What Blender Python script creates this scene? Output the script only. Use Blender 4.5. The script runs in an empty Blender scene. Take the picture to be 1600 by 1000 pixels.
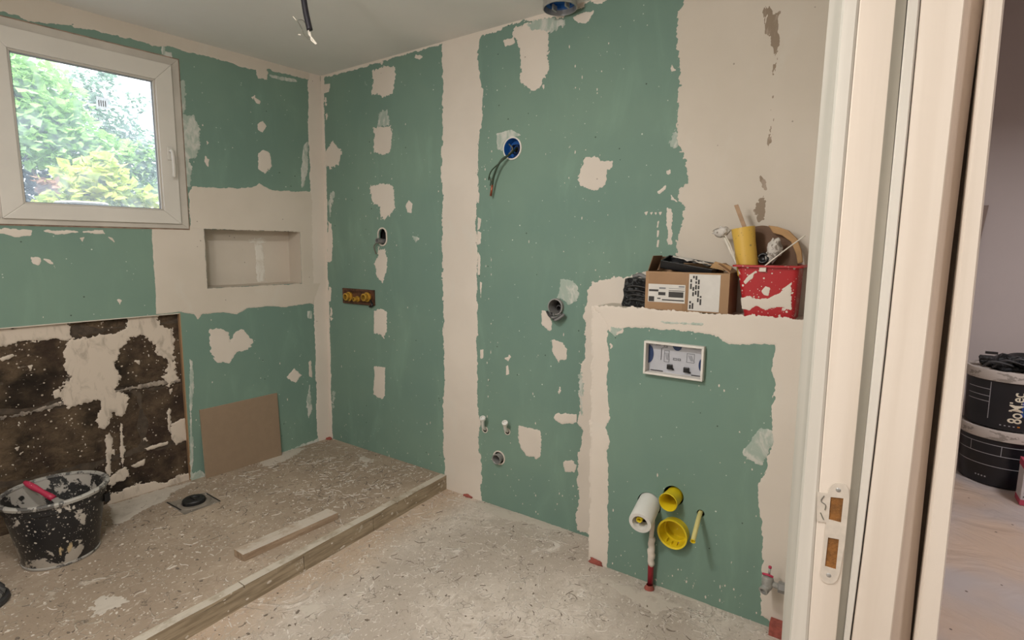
import bpy, bmesh, math, random
import numpy as np
from mathutils import Vector, Matrix, noise
from math import sin, cos, pi, radians
random.seed(7)
C = bpy.context.scene.collection
scene = bpy.context.scene

# ------------------------------------------------------------------ camera
CAM = Vector((3.252, -2.3595, 1.5)); YAW, PITCH, ROLL, F = 34.1977, -7.9037, .295, 826.1
_a, _b, _r = radians(YAW), radians(PITCH), radians(ROLL)
FW = Vector((-sin(_a)*cos(_b), cos(_a)*cos(_b), sin(_b)))
_rt = Vector((cos(_a), sin(_a), 0)); _up = _rt.cross(FW)
RT = _rt*cos(_r)+_up*sin(_r); UP = -_rt*sin(_r)+_up*cos(_r)
cam = bpy.data.cameras.new('camera'); cam_o = bpy.data.objects.new('camera', cam); C.objects.link(cam_o)
cam.sensor_width = 36; cam.lens = F/1600*36; cam.clip_start = .02
cam_o.matrix_world = Matrix(((RT.x, UP.x, -FW.x, CAM.x), (RT.y, UP.y, -FW.y, CAM.y), (RT.z, UP.z, -FW.z, CAM.z), (0, 0, 0, 1)))
scene.camera = cam_o

# ------------------------------------------------------------------ world, lights, exposure
vs = scene.view_settings
vs.view_transform = 'Standard'; vs.look = 'None'; vs.gamma = 1; vs.use_curve_mapping = False; vs.exposure = -0.2
world = bpy.data.worlds.new('overcast_sky'); scene.world = world; world.use_nodes = True
wn = world.node_tree; bg = wn.nodes['Background']
bg.inputs['Color'].default_value = (.86, .93, 1, 1); bg.inputs['Strength'].default_value = 3.7
def light(name, kind, loc, energy, color, size=.3, rot=None, sy=None, spread=None):
    l = bpy.data.lights.new(name, kind); l.energy = energy; l.color = color
    if kind == 'AREA':
        l.size = size
        if sy: l.shape = 'RECTANGLE'; l.size_y = sy
        if spread: l.spread = spread
    o = bpy.data.objects.new(name, l); C.objects.link(o); o.location = loc
    if rot: o.rotation_euler = rot
    return o
sun = light('sun', 'SUN', (0, 0, 6), 5.5, (1, .93, .8), rot=(radians(12), radians(38), 0)); sun.data.angle = .03
light('bathroom_work_lamp', 'AREA', (2.15, -2.1, 2.5), 32, (1, .965, .925), .22, (radians(14), 0, 0))
glow = light('bathroom_fill_light', 'POINT', (2.05, -2.55, 1.95), 40, (1, .97, .935)); glow.data.shadow_soft_size = .12  # added fill that lifts the ceiling and walls, not a real bulb
light('hall_ceiling_lamp', 'AREA', (4.5, -2.6, 2.5), 30, (1, .955, .90), .35)
light('hall_far_lamp', 'AREA', (4.7, .9, 2.4), 42, (.96, .95, 1), .4)

# ------------------------------------------------------------------ frames: local (s, t, n) to world
def ray(u, v): return FW+RT*((u-800)/F)-UP*((v-500)/F)
class Frame:
    def __init__(s, O, A, B):
        s.O = Vector(O); s.A = Vector(A).normalized(); s.B = Vector(B).normalized(); s.N = s.A.cross(s.B).normalized()
    def w(s, a, b, n=0): return s.O+s.A*a+s.B*b+s.N*n
    def px(s, u, v, n=0):
        d = ray(u, v); o = s.O+s.N*n; t = (o-CAM).dot(s.N)/d.dot(s.N); p = CAM+d*t-s.O
        bn = s.B-s.A*s.A.dot(s.B); q = p.dot(bn)/bn.dot(bn); return (p.dot(s.A)-q*s.A.dot(s.B), q)
    def at(s, u, v, n=0): a, b = s.px(u, v, n); return s.w(a, b, n)
H, HP, BD, BT = 2.6231, .0871, .1878, 1.2354
FR = Frame((0, 0, 0), (1, 0, 0), (0, 0, 1))               # back wall, n towards the room (-y)
FB = Frame((0, -BD, 0), (1, 0, 0), (0, 0, 1))             # front of the boxed-in cistern
FWL = Frame((.0196, 0, 0), (-.085, -1, 0), (.027, 0, 1))  # window wall, s runs towards the camera
if FWL.N.x < 0: FWL.N = -FWL.N
FF = Frame((0, 0, 0), (1, 0, 0), (0, 1, 0)); FP = Frame((0, 0, HP), (1, 0, 0), (0, 1, 0)); FT = Frame((0, 0, BT), (1, 0, 0), (0, 1, 0))

# ------------------------------------------------------------------ materials
def srgb(h):
    h = h.lstrip('#'); c = [int(h[i:i+2], 16)/255 for i in (0, 2, 4)]
    return tuple(x/12.92 if x <= .04045 else ((x+.055)/1.055)**2.4 for x in c)+(1,)
class NT:
    def __init__(s, name):
        s.m = bpy.data.materials.new(name); s.m.use_nodes = True; s.t = s.m.node_tree; s.n = s.t.nodes; s.l = s.t.links
        s.b = s.n['Principled BSDF']; s.out = s.n['Material Output']; s.tc = s.n.new('ShaderNodeTexCoord').outputs['Object']
    def put(s, sock, v):
        if hasattr(v, 'links') or isinstance(v, bpy.types.NodeSocket): s.l.new(v, sock)
        else: sock.default_value = v
    def math(s, op, a, b=0., c=None):
        n = s.n.new('ShaderNodeMath'); n.operation = op; s.put(n.inputs[0], a); s.put(n.inputs[1], b)
        if c is not None: s.put(n.inputs[2], c)
        return n.outputs[0]
    def scl(s, v, xyz):
        n = s.n.new('ShaderNodeVectorMath'); n.operation = 'MULTIPLY'; s.put(n.inputs[0], v); n.inputs[1].default_value = xyz; return n.outputs[0]
    def noise(s, sc, det=4, rough=.55, dist=0, vec=None, out=0):
        n = s.n.new('ShaderNodeTexNoise'); s.l.new(vec or s.tc, n.inputs['Vector']); n.inputs['Scale'].default_value = sc
        n.inputs['Detail'].default_value = det; n.inputs['Roughness'].default_value = rough; n.inputs['Distortion'].default_value = dist
        return n.outputs[out]
    def vor(s, sc, feat='F1', vec=None, rnd=1):
        n = s.n.new('ShaderNodeTexVoronoi'); n.feature = feat; s.l.new(vec or s.tc, n.inputs['Vector']); n.inputs['Scale'].default_value = sc
        n.inputs['Randomness'].default_value = rnd; return n
    def warp(s, sc, amt, vec=None):
        c = s.noise(sc, 3, out=1, vec=vec); a = s.n.new('ShaderNodeVectorMath'); a.operation = 'MULTIPLY_ADD'
        s.l.new(c, a.inputs[0]); a.inputs[1].default_value = (amt,)*3; s.l.new(vec or s.tc, a.inputs[2]); return a.outputs[0]
    def step(s, v, lo, hi, a=0., b=1.):
        n = s.n.new('ShaderNodeMapRange'); n.interpolation_type = 'SMOOTHSTEP'; s.put(n.inputs['Value'], v)
        n.inputs['From Min'].default_value = lo; n.inputs['From Max'].default_value = hi; n.inputs['To Min'].default_value = a; n.inputs['To Max'].default_value = b
        return n.outputs[0]
    def mix(s, f, a, b, mode='MIX'):
        n = s.n.new('ShaderNodeMix'); n.data_type = 'RGBA'; n.blend_type = mode; s.put(n.inputs[0], f)
        s.put(n.inputs[6], srgb(a) if isinstance(a, str) else a); s.put(n.inputs[7], srgb(b) if isinstance(b, str) else b); return n.outputs[2]
    def speck(s, sc, r, prob, vec=None):       # small isolated flecks
        v = s.vor(sc, vec=vec); d = s.math('LESS_THAN', v.outputs['Distance'], r)
        n = s.n.new('ShaderNodeSeparateColor'); s.l.new(v.outputs['Color'], n.inputs[0])
        return s.math('MULTIPLY', d, s.math('GREATER_THAN', n.outputs[0], 1-prob))
    def bump(s, h, st=.3, dist=.01, prev=None):
        n = s.n.new('ShaderNodeBump'); s.put(n.inputs['Height'], h); n.inputs['Strength'].default_value = st; n.inputs['Distance'].default_value = dist
        if prev: s.l.new(prev, n.inputs['Normal'])
        s.l.new(n.outputs[0], s.b.inputs['Normal']); return n.outputs[0]
    def fin(s, col=None, rough=.6, spec=.5, metal=0):
        if col is not None: s.put(s.b.inputs['Base Color'], srgb(col) if isinstance(col, str) else col)
        s.put(s.b.inputs['Roughness'], rough); s.b.inputs['Specular IOR Level'].default_value = spec; s.b.inputs['Metallic'].default_value = metal
        return s.m
def plain(name, col, rough=.5, metal=0, spec=.5, var=.12, sc=12, bump=0):
    k = NT(name); c = srgb(col); d = tuple(x*(1-var) for x in c[:3])+(1,)
    nz = k.noise(sc, 4); cc = k.mix(k.step(nz, .35, .65), c, d)
    if bump: k.bump(k.noise(sc*6, 3), bump, .003)
    return k.fin(cc, rough, spec, metal)
def spattered(name, base, paint, amt=.5, sc=9, rough=.4, aniso=(1, 1, .55), speckp=.25, second=None, spec=.5):
    k = NT(name); v = k.warp(6, .06, k.scl(k.tc, aniso)); n = k.noise(sc, 6, .62, .4, v)
    m = k.step(n, amt, amt+.025); m = k.math('MAXIMUM', m, k.speck(70, .3, speckp)); m = k.math('MAXIMUM', m, k.speck(150, .25, speckp))
    c = k.mix(m, base, paint)
    if second: c = k.mix(k.step(k.noise(sc*.8, 5, .6, 0, k.scl(k.tc, (1.3, 1, .4))), .71, .73), c, second)
    k.bump(m, .5, .002); return k.fin(c, k.step(m, 0, 1, rough, .75), spec)

def green_board():
    k = NT('green_plasterboard')
    c = k.mix(k.step(k.noise(1.3, 3), .35, .7), '#708a7e', '#799283')
    c = k.mix(k.step(k.noise(3, 5, .6, .6, k.scl(k.tc, (2, 2, .6))), .5, .8, 0, .28), c, '#8fae9a')
    sc = k.step(k.noise(26, 4, .7, 1.5, k.scl(k.tc, (1.6, 1.6, .5))), .72, .74, 0, .85)
    reg = k.step(k.noise(2.1, 2), .45, .65)
    f = k.math('MAXIMUM', k.speck(20, .07, .10), k.math('MULTIPLY', k.speck(48, .12, .07), .8)); f = k.math('MAXIMUM', f, k.math('MULTIPLY', sc, reg))
    c = k.mix(f, c, '#c9cfc4'); c = k.mix(k.speck(16, .06, .3), c, '#4a5a50')
    k.bump(f, .4, .001); return k.fin(c, .75, .25)
def plaster(name, c1, c2, dark=.0):
    k = NT(name); c = k.mix(k.step(k.noise(1.7, 4), .3, .7), c1, c2)
    c = k.mix(k.step(k.noise(7, 5, .6, .8, k.scl(k.tc, (1, 1, .5))), .55, .8, 0, .35), c, '#cfcdc4')
    c = k.mix(k.math('MULTIPLY', k.speck(22, .08, .12), .6), c, '#6d6257')
    n = k.bump(k.noise(2.5, 3), .25, .01); k.bump(k.noise(30, 5, .6, .5), .22, .002, n); return k.fin(c, .8, .25)
def thin_plaster(name, c1, c2, lo=.42):
    k = NT(name); n = k.noise(22, 5, .6, .8, k.scl(k.tc, (1, 1, .45)))
    c = k.mix(k.step(n, lo, lo+.2, .1, 1), c1, c2); k.bump(n, .3, .002); return k.fin(c, .75, .25)
M = {}
M['green'] = green_board()
M['plaster'] = plaster('joint_compound', '#d9cfc3', '#d0c6ba')
M['plaster_cream'] = plaster('cream_joint_compound', '#cfc5b8', '#c6bcae')
M['thin'] = thin_plaster('thin_plaster_skim', '#9cab9f', '#c6c6bd')
M['stain'] = thin_plaster('grey_stained_adhesive', '#6f665d', '#a3978a', .45)
M['streak'] = thin_plaster('pale_filler_streak', '#cfc6b9', '#ddd8ce', .35)
M['bare'] = thin_plaster('bare_scraped_board', '#8c7c6a', '#a8998a', .5)
M['ceiling'] = plain('ceiling_paint', '#e6e4e0', .85, var=.04, sc=2, spec=.2)
def floor_mat(name, base, dark, light_, lightamt, sc=1.0, rust=None):
    k = NT(name); v = k.warp(5*sc, .16); w = k.warp(14*sc, .06, v)
    c = k.mix(k.step(k.noise(1.6, 4), .35, .65), base, dark)
    c = k.mix(k.step(k.noise(9, 6, .65, .5), .42, .62, 0, .55), c, dark)
    e = k.vor(13*sc, 'DISTANCE_TO_EDGE', w).outputs['Distance']; r = k.step(e, .012, .035, 1, 0)
    r = k.math('MULTIPLY', r, k.step(k.noise(7, 3), .5, .6))
    c = k.mix(k.math('MULTIPLY', r, .65), c, light_)
    e2 = k.vor(21*sc, 'DISTANCE_TO_EDGE', k.warp(9, .12)).outputs['Distance']; r2 = k.math('MULTIPLY', k.step(e2, .01, .04, 1, 0), k.step(k.noise(11, 3), .54, .6))
    c = k.mix(k.math('MULTIPLY', r2, .6), c, '#5d544b')
    sm = k.step(k.noise(3.2, 7, .68, 1.2), lightamt, lightamt+.09, 0, .75); c = k.mix(sm, c, light_)
    if rust:
        sx = k.n.new('ShaderNodeSeparateXYZ'); k.l.new(k.warp(3, .25), sx.inputs[0]); c = k.mix(k.step(sx.outputs[0], 1.36, 1.6, .55, 0), c, rust)
    st_ = k.step(k.noise(34, 4, .6, .8, k.scl(k.warp(3, .3), (1.8, .6, 1))), .54, .63, 0, .75); c = k.mix(st_, c, dark)
    st2 = k.step(k.noise(41, 4, .65, .8, k.scl(k.warp(4, .3), (1.7, .6, 1))), .60, .66, 0, .8); c = k.mix(st2, c, light_)
    fl = k.math('MAXIMUM', k.speck(60, .2, .2), k.speck(28, .12, .14)); c = k.mix(k.math('MULTIPLY', fl, .8), c, '#ddd6cc')
    dk = k.math('MAXIMUM', k.speck(38, .14, .10), k.speck(85, .2, .08)); c = k.mix(k.math('MULTIPLY', dk, .6), c, '#5b5249')
    h = k.math('ADD', k.math('MULTIPLY', r, .7), k.math('ADD', k.noise(18, 7, .7, .6), k.math('ADD', sm, fl)))
    k.bump(h, .8, .006); return k.fin(c, .72, .3)
M['floor'] = floor_mat('dirty_screed_floor', '#d0c5b9', '#b1a598', '#dfd7cd', .60, 1.0, '#b5997c')
M['platform'] = floor_mat('dusty_shower_platform', '#b3a28f', '#9c8b79', '#c9bdae', .62, 1.1)
def hall_floor():
    k = NT('dust_sheet_floor'); c = k.mix(k.step(k.noise(1.2, 3), .35, .6), '#b79f8b', '#aa9f9a'); c = k.mix(k.speck(14, .08, .3), c, '#5a4c42')
    k.bump(k.noise(2.4, 4, .5, 1.2), .9, .06); return k.fin(c, .55)
M['hall_floor'] = hall_floor()
M['smear'] = thin_plaster('dusty_floor_smear', '#b5aa9d', '#c4baad', .3)
M['grit'] = plain('grey_grit', '#776b5f', .9)
M['curl'] = plain('pale_filler_curl', '#d2c9be', .8)
M['hall_wall'] = plain('hall_wall_paint', '#bdb1ac', .8, var=.05, sc=1.5)
M['white_wall'] = plain('plain_wall_paint', '#cfc8be', .8, var=.05, sc=2)
def block_mat():
    k = NT('tar_stained_concrete_block'); c = k.mix(k.step(k.noise(5, 6, .65), .35, .65), '#463930', '#75634f')
    c = k.mix(k.step(k.noise(2.6, 5), .47, .62), c, '#2f2822')
    c = k.mix(k.step(k.noise(60, 3, .6, .5, k.scl(k.tc, (1, .5, 1.6))), .66, .72, 0, .7), c, '#8b7d6e')
    c = k.mix(k.math('MAXIMUM', k.speck(34, .16, .25), k.speck(75, .25, .12)), c, '#cdbfae')
    k.bump(k.noise(38, 7, .72, .6), 1, .02); return k.fin(c, .85, .2)
M['block'] = block_mat()
M['mortar'] = plain('old_mortar', '#6b5c4d', .9, var=.4, sc=30, bump=.8)
M['mortar_dark'] = plain('stained_mortar', '#54483c', .9, var=.4, sc=30, bump=.8)
M['adhesive'] = thin_plaster('plaster_adhesive', '#a79b8d', '#c9bcad', .3)
M['pvc'] = plain('white_pvc', '#d0cbc2', .38, var=.05, sc=3)
M['pvc_dirty'] = plain('dusty_white_pvc', '#c2bbb0', .55, var=.14, sc=5)
M['reveal'] = plain('chipped_reveal_edge', '#a58a78', .85, var=.4, sc=30, bump=.5)
M['gasket'] = plain('grey_gasket', '#8d9399', .5)
M['door_paint'] = plaster('door_frame_paint', '#e6d8c8', '#decfbe')
def fpaint(name, a, b):
    k = NT(name); v = k.scl(k.tc, (14, 14, .7)); c = k.mix(k.step(k.noise(1.6, 4, .5, .3, v), .35, .65), a, b); k.bump(k.noise(8, 4, .5, 0, v), .12, .002); return k.fin(c, .5, .4)
M['door_paint'] = fpaint('cream_door_frame_paint', '#e0d5c8', '#d8ccbe')
M['door_white'] = fpaint('whitish_filler_on_frame', '#d6d1c7', '#cbc6bc')
M['door_grey'] = fpaint('grey_frame_edge', '#b9b4aa', '#aaa69c')  # grey of the outer edge; also paints the shaded stop shoulder
M['door_pink'] = fpaint('pinkish_frame_edge', '#cdbdb0', '#bdac9f')
M['hole_brown'] = plain('raw_wood_in_lock_hole', '#8f5f2c', .8, var=.45, sc=40, bump=.5)
M['dark'] = plain('cavity_shade', '#14110f', .9)  # near-black colour standing for shade inside pipes, ports and holes
M['gap'] = plain('gap_shade', '#54463b', .9, var=.3)  # dark brown stands for the shade deep in the gap
M['wood'] = NT('grey_dusty_wood'); _k = M['wood']
_g = _k.noise(3, 5, .6, 0, _k.scl(_k.tc, (14, 2.2, 14))); M['wood'] = (_k.bump(_g, .35, .003), _k.fin(_k.mix(_k.step(_k.noise(9, 5, .6), .58, .66, 0, .8), _k.mix(_k.step(_g, .35, .65), '#a08a72', '#84705c'), '#c4bbae'), .75))[1]
_k = NT('curb_board'); _g = _k.noise(3, 6, .65, .4, _k.scl(_k.tc, (10, 2, 10)))
_k.bump(_g, .5, .004); M['curb'] = _k.fin(_k.mix(_k.step(_k.noise(5, 6, .65, .6), .56, .64, 0, .7), _k.mix(_k.step(_g, .35, .65), '#a2937f', '#7d6f60'), '#c9c0b2'), .8)
def dusty(k, c, dust, lo):
    g = k.n.new('ShaderNodeNewGeometry'); sx = k.n.new('ShaderNodeSeparateXYZ'); k.l.new(g.outputs['Normal'], sx.inputs[0])
    return k.mix(k.math('MULTIPLY', k.step(sx.outputs[2], .5, .9), k.step(k.noise(7, 5, .65, .3), lo, lo+.2, .25, .85)), c, dust)
def woodm(name, a, b, dust, lo):
    k = NT(name); g = k.noise(4, 6, .6, .1, k.scl(k.tc, (16, 1.6, 16))); k.bump(g, .3, .002)
    c = k.mix(k.step(g, .35, .65), a, b); c = k.mix(k.math('MAXIMUM', k.speck(45, .2, .12), k.step(k.noise(13, 6, .7), .62, .66, 0, .6)), c, dust); return k.fin(dusty(k, c, dust, lo), .8, .3)
M['wood'] = woodm('grey_dusty_timber', '#ab9680', '#8d7863', '#c3b9ac', .35)
M['curb'] = woodm('dusty_curb_timber', '#a5967f', '#877964', '#c6bdaf', .35)
M['mdf'] = plain('brown_board_face', '#8f7a64', .7, var=.06, sc=20)
M['mdf_edge'] = plain('brown_board_edge', '#b8a58f', .7)
M['black_tub'] = spattered('black_tub_plastic', '#222224', '#b9b2a8', .575, 10, .38, (1, 1, .8), .22, '#c8b48e')
M['tub_inside'] = spattered('plaster_caked_tub_inside', '#242322', '#a8a299', .51, 6, .6, (1, 1, 1), .2)
M['tub_rim'] = spattered('plaster_caked_rim', '#5c5a57', '#a9a59e', .47, 22, .5)
M['pink'] = spattered('pink_red_plastic', '#b02f4c', '#c9a7a5', .62, 14, .45, (1, 1, 1), .08)
M['tool_grey'] = plain('dark_grey_rubber', '#3d3b3b', .6, var=.3, sc=20)
M['tool_light'] = plain('mid_grey_rubber', '#7b7a78', .6, var=.3, sc=20)
M['blue'] = plain('blue_box_plastic', '#1a5aa4', .4)
M['navy'] = plain('navy_blue_plastic', '#22375f', .45)
M['black'] = plain('black_plastic', '#161618', .35)
M['cable_black'] = plain('black_cable_sheath', '#1f1c24', .45)
M['cable_grey'] = plain('dark_green_cable_sheath', '#30402f', .5)
M['wire_white'] = plain('white_wire', '#d9d2c4', .5)
M['wire_grey'] = plain('grey_wire', '#6b6a60', .5)
M['copper'] = plain('bare_copper_end', '#a05c45', .35, metal=.7)
M['brass'] = plain('brass', '#cfa345', .32, metal=.45, var=.3, sc=40)
M['bronze'] = plain('tarnished_bracket', '#6b4a3a', .45, metal=.5, var=.5, sc=30)
M['steel'] = plain('zinc_steel', '#b0aeaa', .38, metal=.5, var=.2, sc=30)
M['chrome'] = plain('dull_chrome', '#b3b2ae', .35, metal=.45, var=.2, sc=40)
M['tank_white'] = plain('dusty_white_plastic', '#b6b7bd', .45, var=.06, sc=30)
M['tank_frame'] = plain('white_plastic_frame', '#dcd7cf', .45, var=.08, sc=25)
M['grey_print'] = plain('grey_print', '#77787c', .6)
M['pipe_white'] = plain('white_drain_pipe', '#dcdad4', .4, var=.04, sc=8)
M['pipe_grey'] = plain('grey_drain_pipe', '#8e8c88', .5, var=.2, sc=20)
M['yellow'] = plain('yellow_plastic', '#e2c81f', .4, var=.08, sc=20)
M['yellow_pale'] = plain('pale_yellow_plastic', '#d2c683', .45, var=.12, sc=20)
M['yellow_tube'] = spattered('scuffed_yellow_plastic', '#cfa94a', '#a08a4c', .62, 20, .45, (1, 1, 1), .15)
M['red'] = spattered('red_bucket_plastic', '#a81f26', '#d2cbc0', .625, 9, .4, (1, 1, 1), .16)
M['red_pipe'] = plain('dark_red_pipe', '#98212f', .45, var=.15, sc=20)
M['foam_red'] = plain('pinkish_red_foam', '#a5574b', .85, var=.3, sc=40, bump=.6)
M['card'] = plain('cardboard', '#a1805f', .8, var=.12, sc=8)
M['card_dark'] = plain('darker_cardboard', '#7d5f45', .8, var=.2, sc=8)  # darker brown copy of the cardboard, for two flaps
M['tape'] = plain('parcel_tape', '#957351', .3, var=.1, sc=8)
M['paper'] = plain('label_paper', '#cfcbc4', .6, var=.06, sc=20)
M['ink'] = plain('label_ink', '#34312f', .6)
M['kraft'] = plain('kraft_paper', '#b08a5c', .7, var=.15, sc=12)
M['kraft_shaded'] = plain('shaded_kraft_paper', '#6f5440', .75, var=.15, sc=12)  # darker kraft copy with the shade of the inner sheet put in
M['stick'] = plain('bare_wood_stick', '#a98a6c', .7, var=.2, sc=30)
M['caked'] = spattered('caked_filler', '#8d847a', '#c8c2ba', .45, 40, .7, (1, 1, 1), .3)
M['film'] = NT('crinkled_black_film'); _k = M['film']
_k.bump(_k.noise(28, 6, .7, 2), 1, .02); M['film'] = _k.fin(_k.mix(_k.step(_k.noise(34, 4, .6, 2), .5, .6, 0, .8), '#121316', '#5a5c5d'), .3, .6)
M['pail'] = plain('black_pail_plastic', '#16161b', .3, var=.2, sc=8)
M['pail_band'] = spattered('smeared_white_lid_band', '#8e857b', '#b5aaa0', .45, 12, .6, (1, 1, 2.5), .1)
M['pail_line'] = plain('printed_white_line', '#a5a3a6', .5)
M['pail_text'] = plain('printed_cream_letters', '#e3d9c0', .5)
M['pail_teal'] = plain('printed_teal', '#1c5a5e', .4)
M['pail_blue'] = plain('printed_blue', '#1c3f8c', .4)
M['orange'] = plain('printed_orange', '#c97a24', .5)
M['bag_white'] = plain('white_printed_bag', '#c9c0bf', .6, var=.1, sc=20)
M['bag_pink'] = plain('pink_printed_band', '#b8455a', .6)
M['leaning'] = plain('leaning_brown_panel', '#8c7a70', .8)
M['ground'] = plain('garden_soil', '#5b5a4c', .9, var=.4, sc=3)
M['rubber'] = plain('black_rubber_cap', '#242424', .5, var=.3, sc=30)
M['drain_sheet'] = plain('dusty_grey_membrane', '#8b8276', .7, var=.3, sc=14)
def leafmat(name, a, b, c):
    k = NT(name); g = k.n.new('ShaderNodeNewGeometry').outputs['Random Per Island']
    col = k.mix(k.step(g, .0, .5), a, b); col = k.mix(k.step(g, .7, .95), col, c)
    k.fin(col, .45); t = k.n.new('ShaderNodeBsdfTranslucent'); k.l.new(col, t.inputs['Color']); mx = k.n.new('ShaderNodeMixShader')
    mx.inputs[0].default_value = .4; k.l.new(k.b.outputs[0], mx.inputs[1]); k.l.new(t.outputs[0], mx.inputs[2]); k.l.new(mx.outputs[0], k.out.inputs['Surface']); return k.m
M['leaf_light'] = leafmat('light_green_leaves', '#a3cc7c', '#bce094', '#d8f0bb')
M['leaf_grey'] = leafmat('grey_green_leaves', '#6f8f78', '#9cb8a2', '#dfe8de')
M['leaf_dark'] = leafmat('shade_tinted_leaves', '#4c5c60', '#6b7a80', '#93a596')  # shade of the gaps between bushes is put into this leaf colour
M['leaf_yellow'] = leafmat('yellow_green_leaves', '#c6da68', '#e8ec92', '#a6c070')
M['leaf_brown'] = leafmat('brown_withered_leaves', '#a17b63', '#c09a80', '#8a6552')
M['bark'] = plain('garden_bark', '#6c6259', .9, var=.3, sc=20)
_k = NT('dust_and_glare_glass'); _t = _k.n.new('ShaderNodeBsdfTransparent'); _d = _k.n.new('ShaderNodeBsdfTranslucent'); _d.inputs['Color'].default_value = (.8, .88, 1, 1)
_mx = _k.n.new('ShaderNodeMixShader'); _k.l.new(_k.step(_k.noise(9, 6, .65, .5), .4, .75, .24, .46), _mx.inputs[0]); _k.l.new(_t.outputs[0], _mx.inputs[1]); _k.l.new(_d.outputs[0], _mx.inputs[2])  # translucent veil: dust on the pane plus bleached outdoor glare
_gl = _k.n.new('ShaderNodeBsdfGlossy'); _gl.inputs['Roughness'].default_value = .03; _m2 = _k.n.new('ShaderNodeMixShader'); _m2.inputs[0].default_value = .04
_k.l.new(_mx.outputs[0], _m2.inputs[1]); _k.l.new(_gl.outputs[0], _m2.inputs[2]); _k.l.new(_m2.outputs[0], _k.out.inputs['Surface']); M['glass'] = _k.m

_k = NT('backlit_white_sticker'); _t = _k.n.new('ShaderNodeBsdfTranslucent'); _mx = _k.n.new('ShaderNodeMixShader'); _mx.inputs[0].default_value = .8; _k.fin('#e4e6e4', .5); _k.l.new(_k.b.outputs[0], _mx.inputs[1]); _k.l.new(_t.outputs[0], _mx.inputs[2]); _k.l.new(_mx.outputs[0], _k.out.inputs['Surface']); M['sticker'] = _k.m

# ------------------------------------------------------------------ object helpers
LOC = {}
def root(name, label, cat, loc, group=None):
    o = bpy.data.objects.new(name, None); o.empty_display_size = .05; C.objects.link(o); o.location = loc; LOC[o] = Vector(loc)
    o['label'] = label; o['category'] = cat
    if group: o['group'] = group
    return o
def obj(name, bm, mat, parent=None, smooth=False, label=None, bevel=0, kind=None):
    """bm is in world coordinates; stored relative to the thing's own origin"""
    base = LOC.get(parent, Vector((0, 0, 0)))
    if base.length: bmesh.ops.translate(bm, verts=bm.verts, vec=-base)
    if bevel:
        es = [e for e in bm.edges if len(e.link_faces) == 2 and e.calc_face_angle(0) > .6]
        if es: bmesh.ops.bevel(bm, geom=es, offset=bevel, segments=2, affect='EDGES', profile=.6)
    bmesh.ops.recalc_face_normals(bm, faces=bm.faces)
    me = bpy.data.meshes.new(name); bm.to_mesh(me); bm.free()
    for p in me.polygons: p.use_smooth = bool(smooth)
    if smooth and smooth is not True: me.set_sharp_from_angle(angle=smooth)
    for m in (mat if isinstance(mat, list) else [mat]): me.materials.append(m)
    o = bpy.data.objects.new(name, me); C.objects.link(o); LOC[o] = base
    if parent: o.parent = parent
    if label: o['label'] = label
    if kind: o['kind'] = kind
    return o
def tag(o, label, cat, group=None):
    o['label'] = label; o['category'] = cat
    if group: o['group'] = group
    # give a single-mesh thing its origin at its base
    vs_ = [v.co for v in o.data.vertices]; c = Vector((sum(v.x for v in vs_)/len(vs_), sum(v.y for v in vs_)/len(vs_), min(v.z for v in vs_)))
    o.data.transform(Matrix.Translation(-c)); o.location = c; LOC[o] = c; return o
SM = radians(38)
def hexa(bm, P, mi=0):
    v = [bm.verts.new(p) for p in P]; fs = [(0, 3, 2, 1), (4, 5, 6, 7), (0, 1, 5, 4), (1, 2, 6, 5), (2, 3, 7, 6), (3, 0, 4, 7)]
    for f in fs: bm.faces.new([v[i] for i in f]).material_index = mi
    return bm
def box(lo, hi, bm=None):
    bm = bm or bmesh.new(); x, y, z = lo; X, Y, Z = hi
    return hexa(bm, [(x, y, z), (X, y, z), (X, Y, z), (x, Y, z), (x, y, Z), (X, y, Z), (X, Y, Z), (x, Y, Z)])
def fbox(fr, a, b, bm=None):
    """box in a frame: a=(s,t,n) b=(s,t,n)"""
    bm = bm or bmesh.new(); return hexa(bm, [fr.w(s, t, n) for n in (a[2], b[2]) for s, t in ((a[0], a[1]), (b[0], a[1]), (b[0], b[1]), (a[0], b[1]))])
def prism(pts, off, bm=None):
    """polygon pts (world) extruded by off"""
    bm = bm or bmesh.new(); off = Vector(off); a = [bm.verts.new(p) for p in pts]; b = [bm.verts.new(Vector(p)+off) for p in pts]; n = len(a)
    bm.faces.new(a); bm.faces.new(b[::-1])
    for i in range(n): bm.faces.new((a[i], b[i], b[(i+1) % n], a[(i+1) % n]))
    return bm
def basis(d):
    d = d.normalized(); u = d.cross(Vector((0, 0, 1)) if abs(d.z) < .9 else Vector((1, 0, 0))).normalized(); return u, d.cross(u)
def smoothpts(pts, k=6):
    pts = [Vector(p) for p in pts]; out = []
    for i in range(len(pts)-1):
        p0, p1, p2, p3 = pts[max(i-1, 0)], pts[i], pts[i+1], pts[min(i+2, len(pts)-1)]
        for j in range(k):
            t = j/k; out.append(.5*((2*p1)+(-p0+p2)*t+(2*p0-5*p1+4*p2-p3)*t*t+(-p0+3*p1-3*p2+p3)*t**3))
    return out+[pts[-1]]
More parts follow.
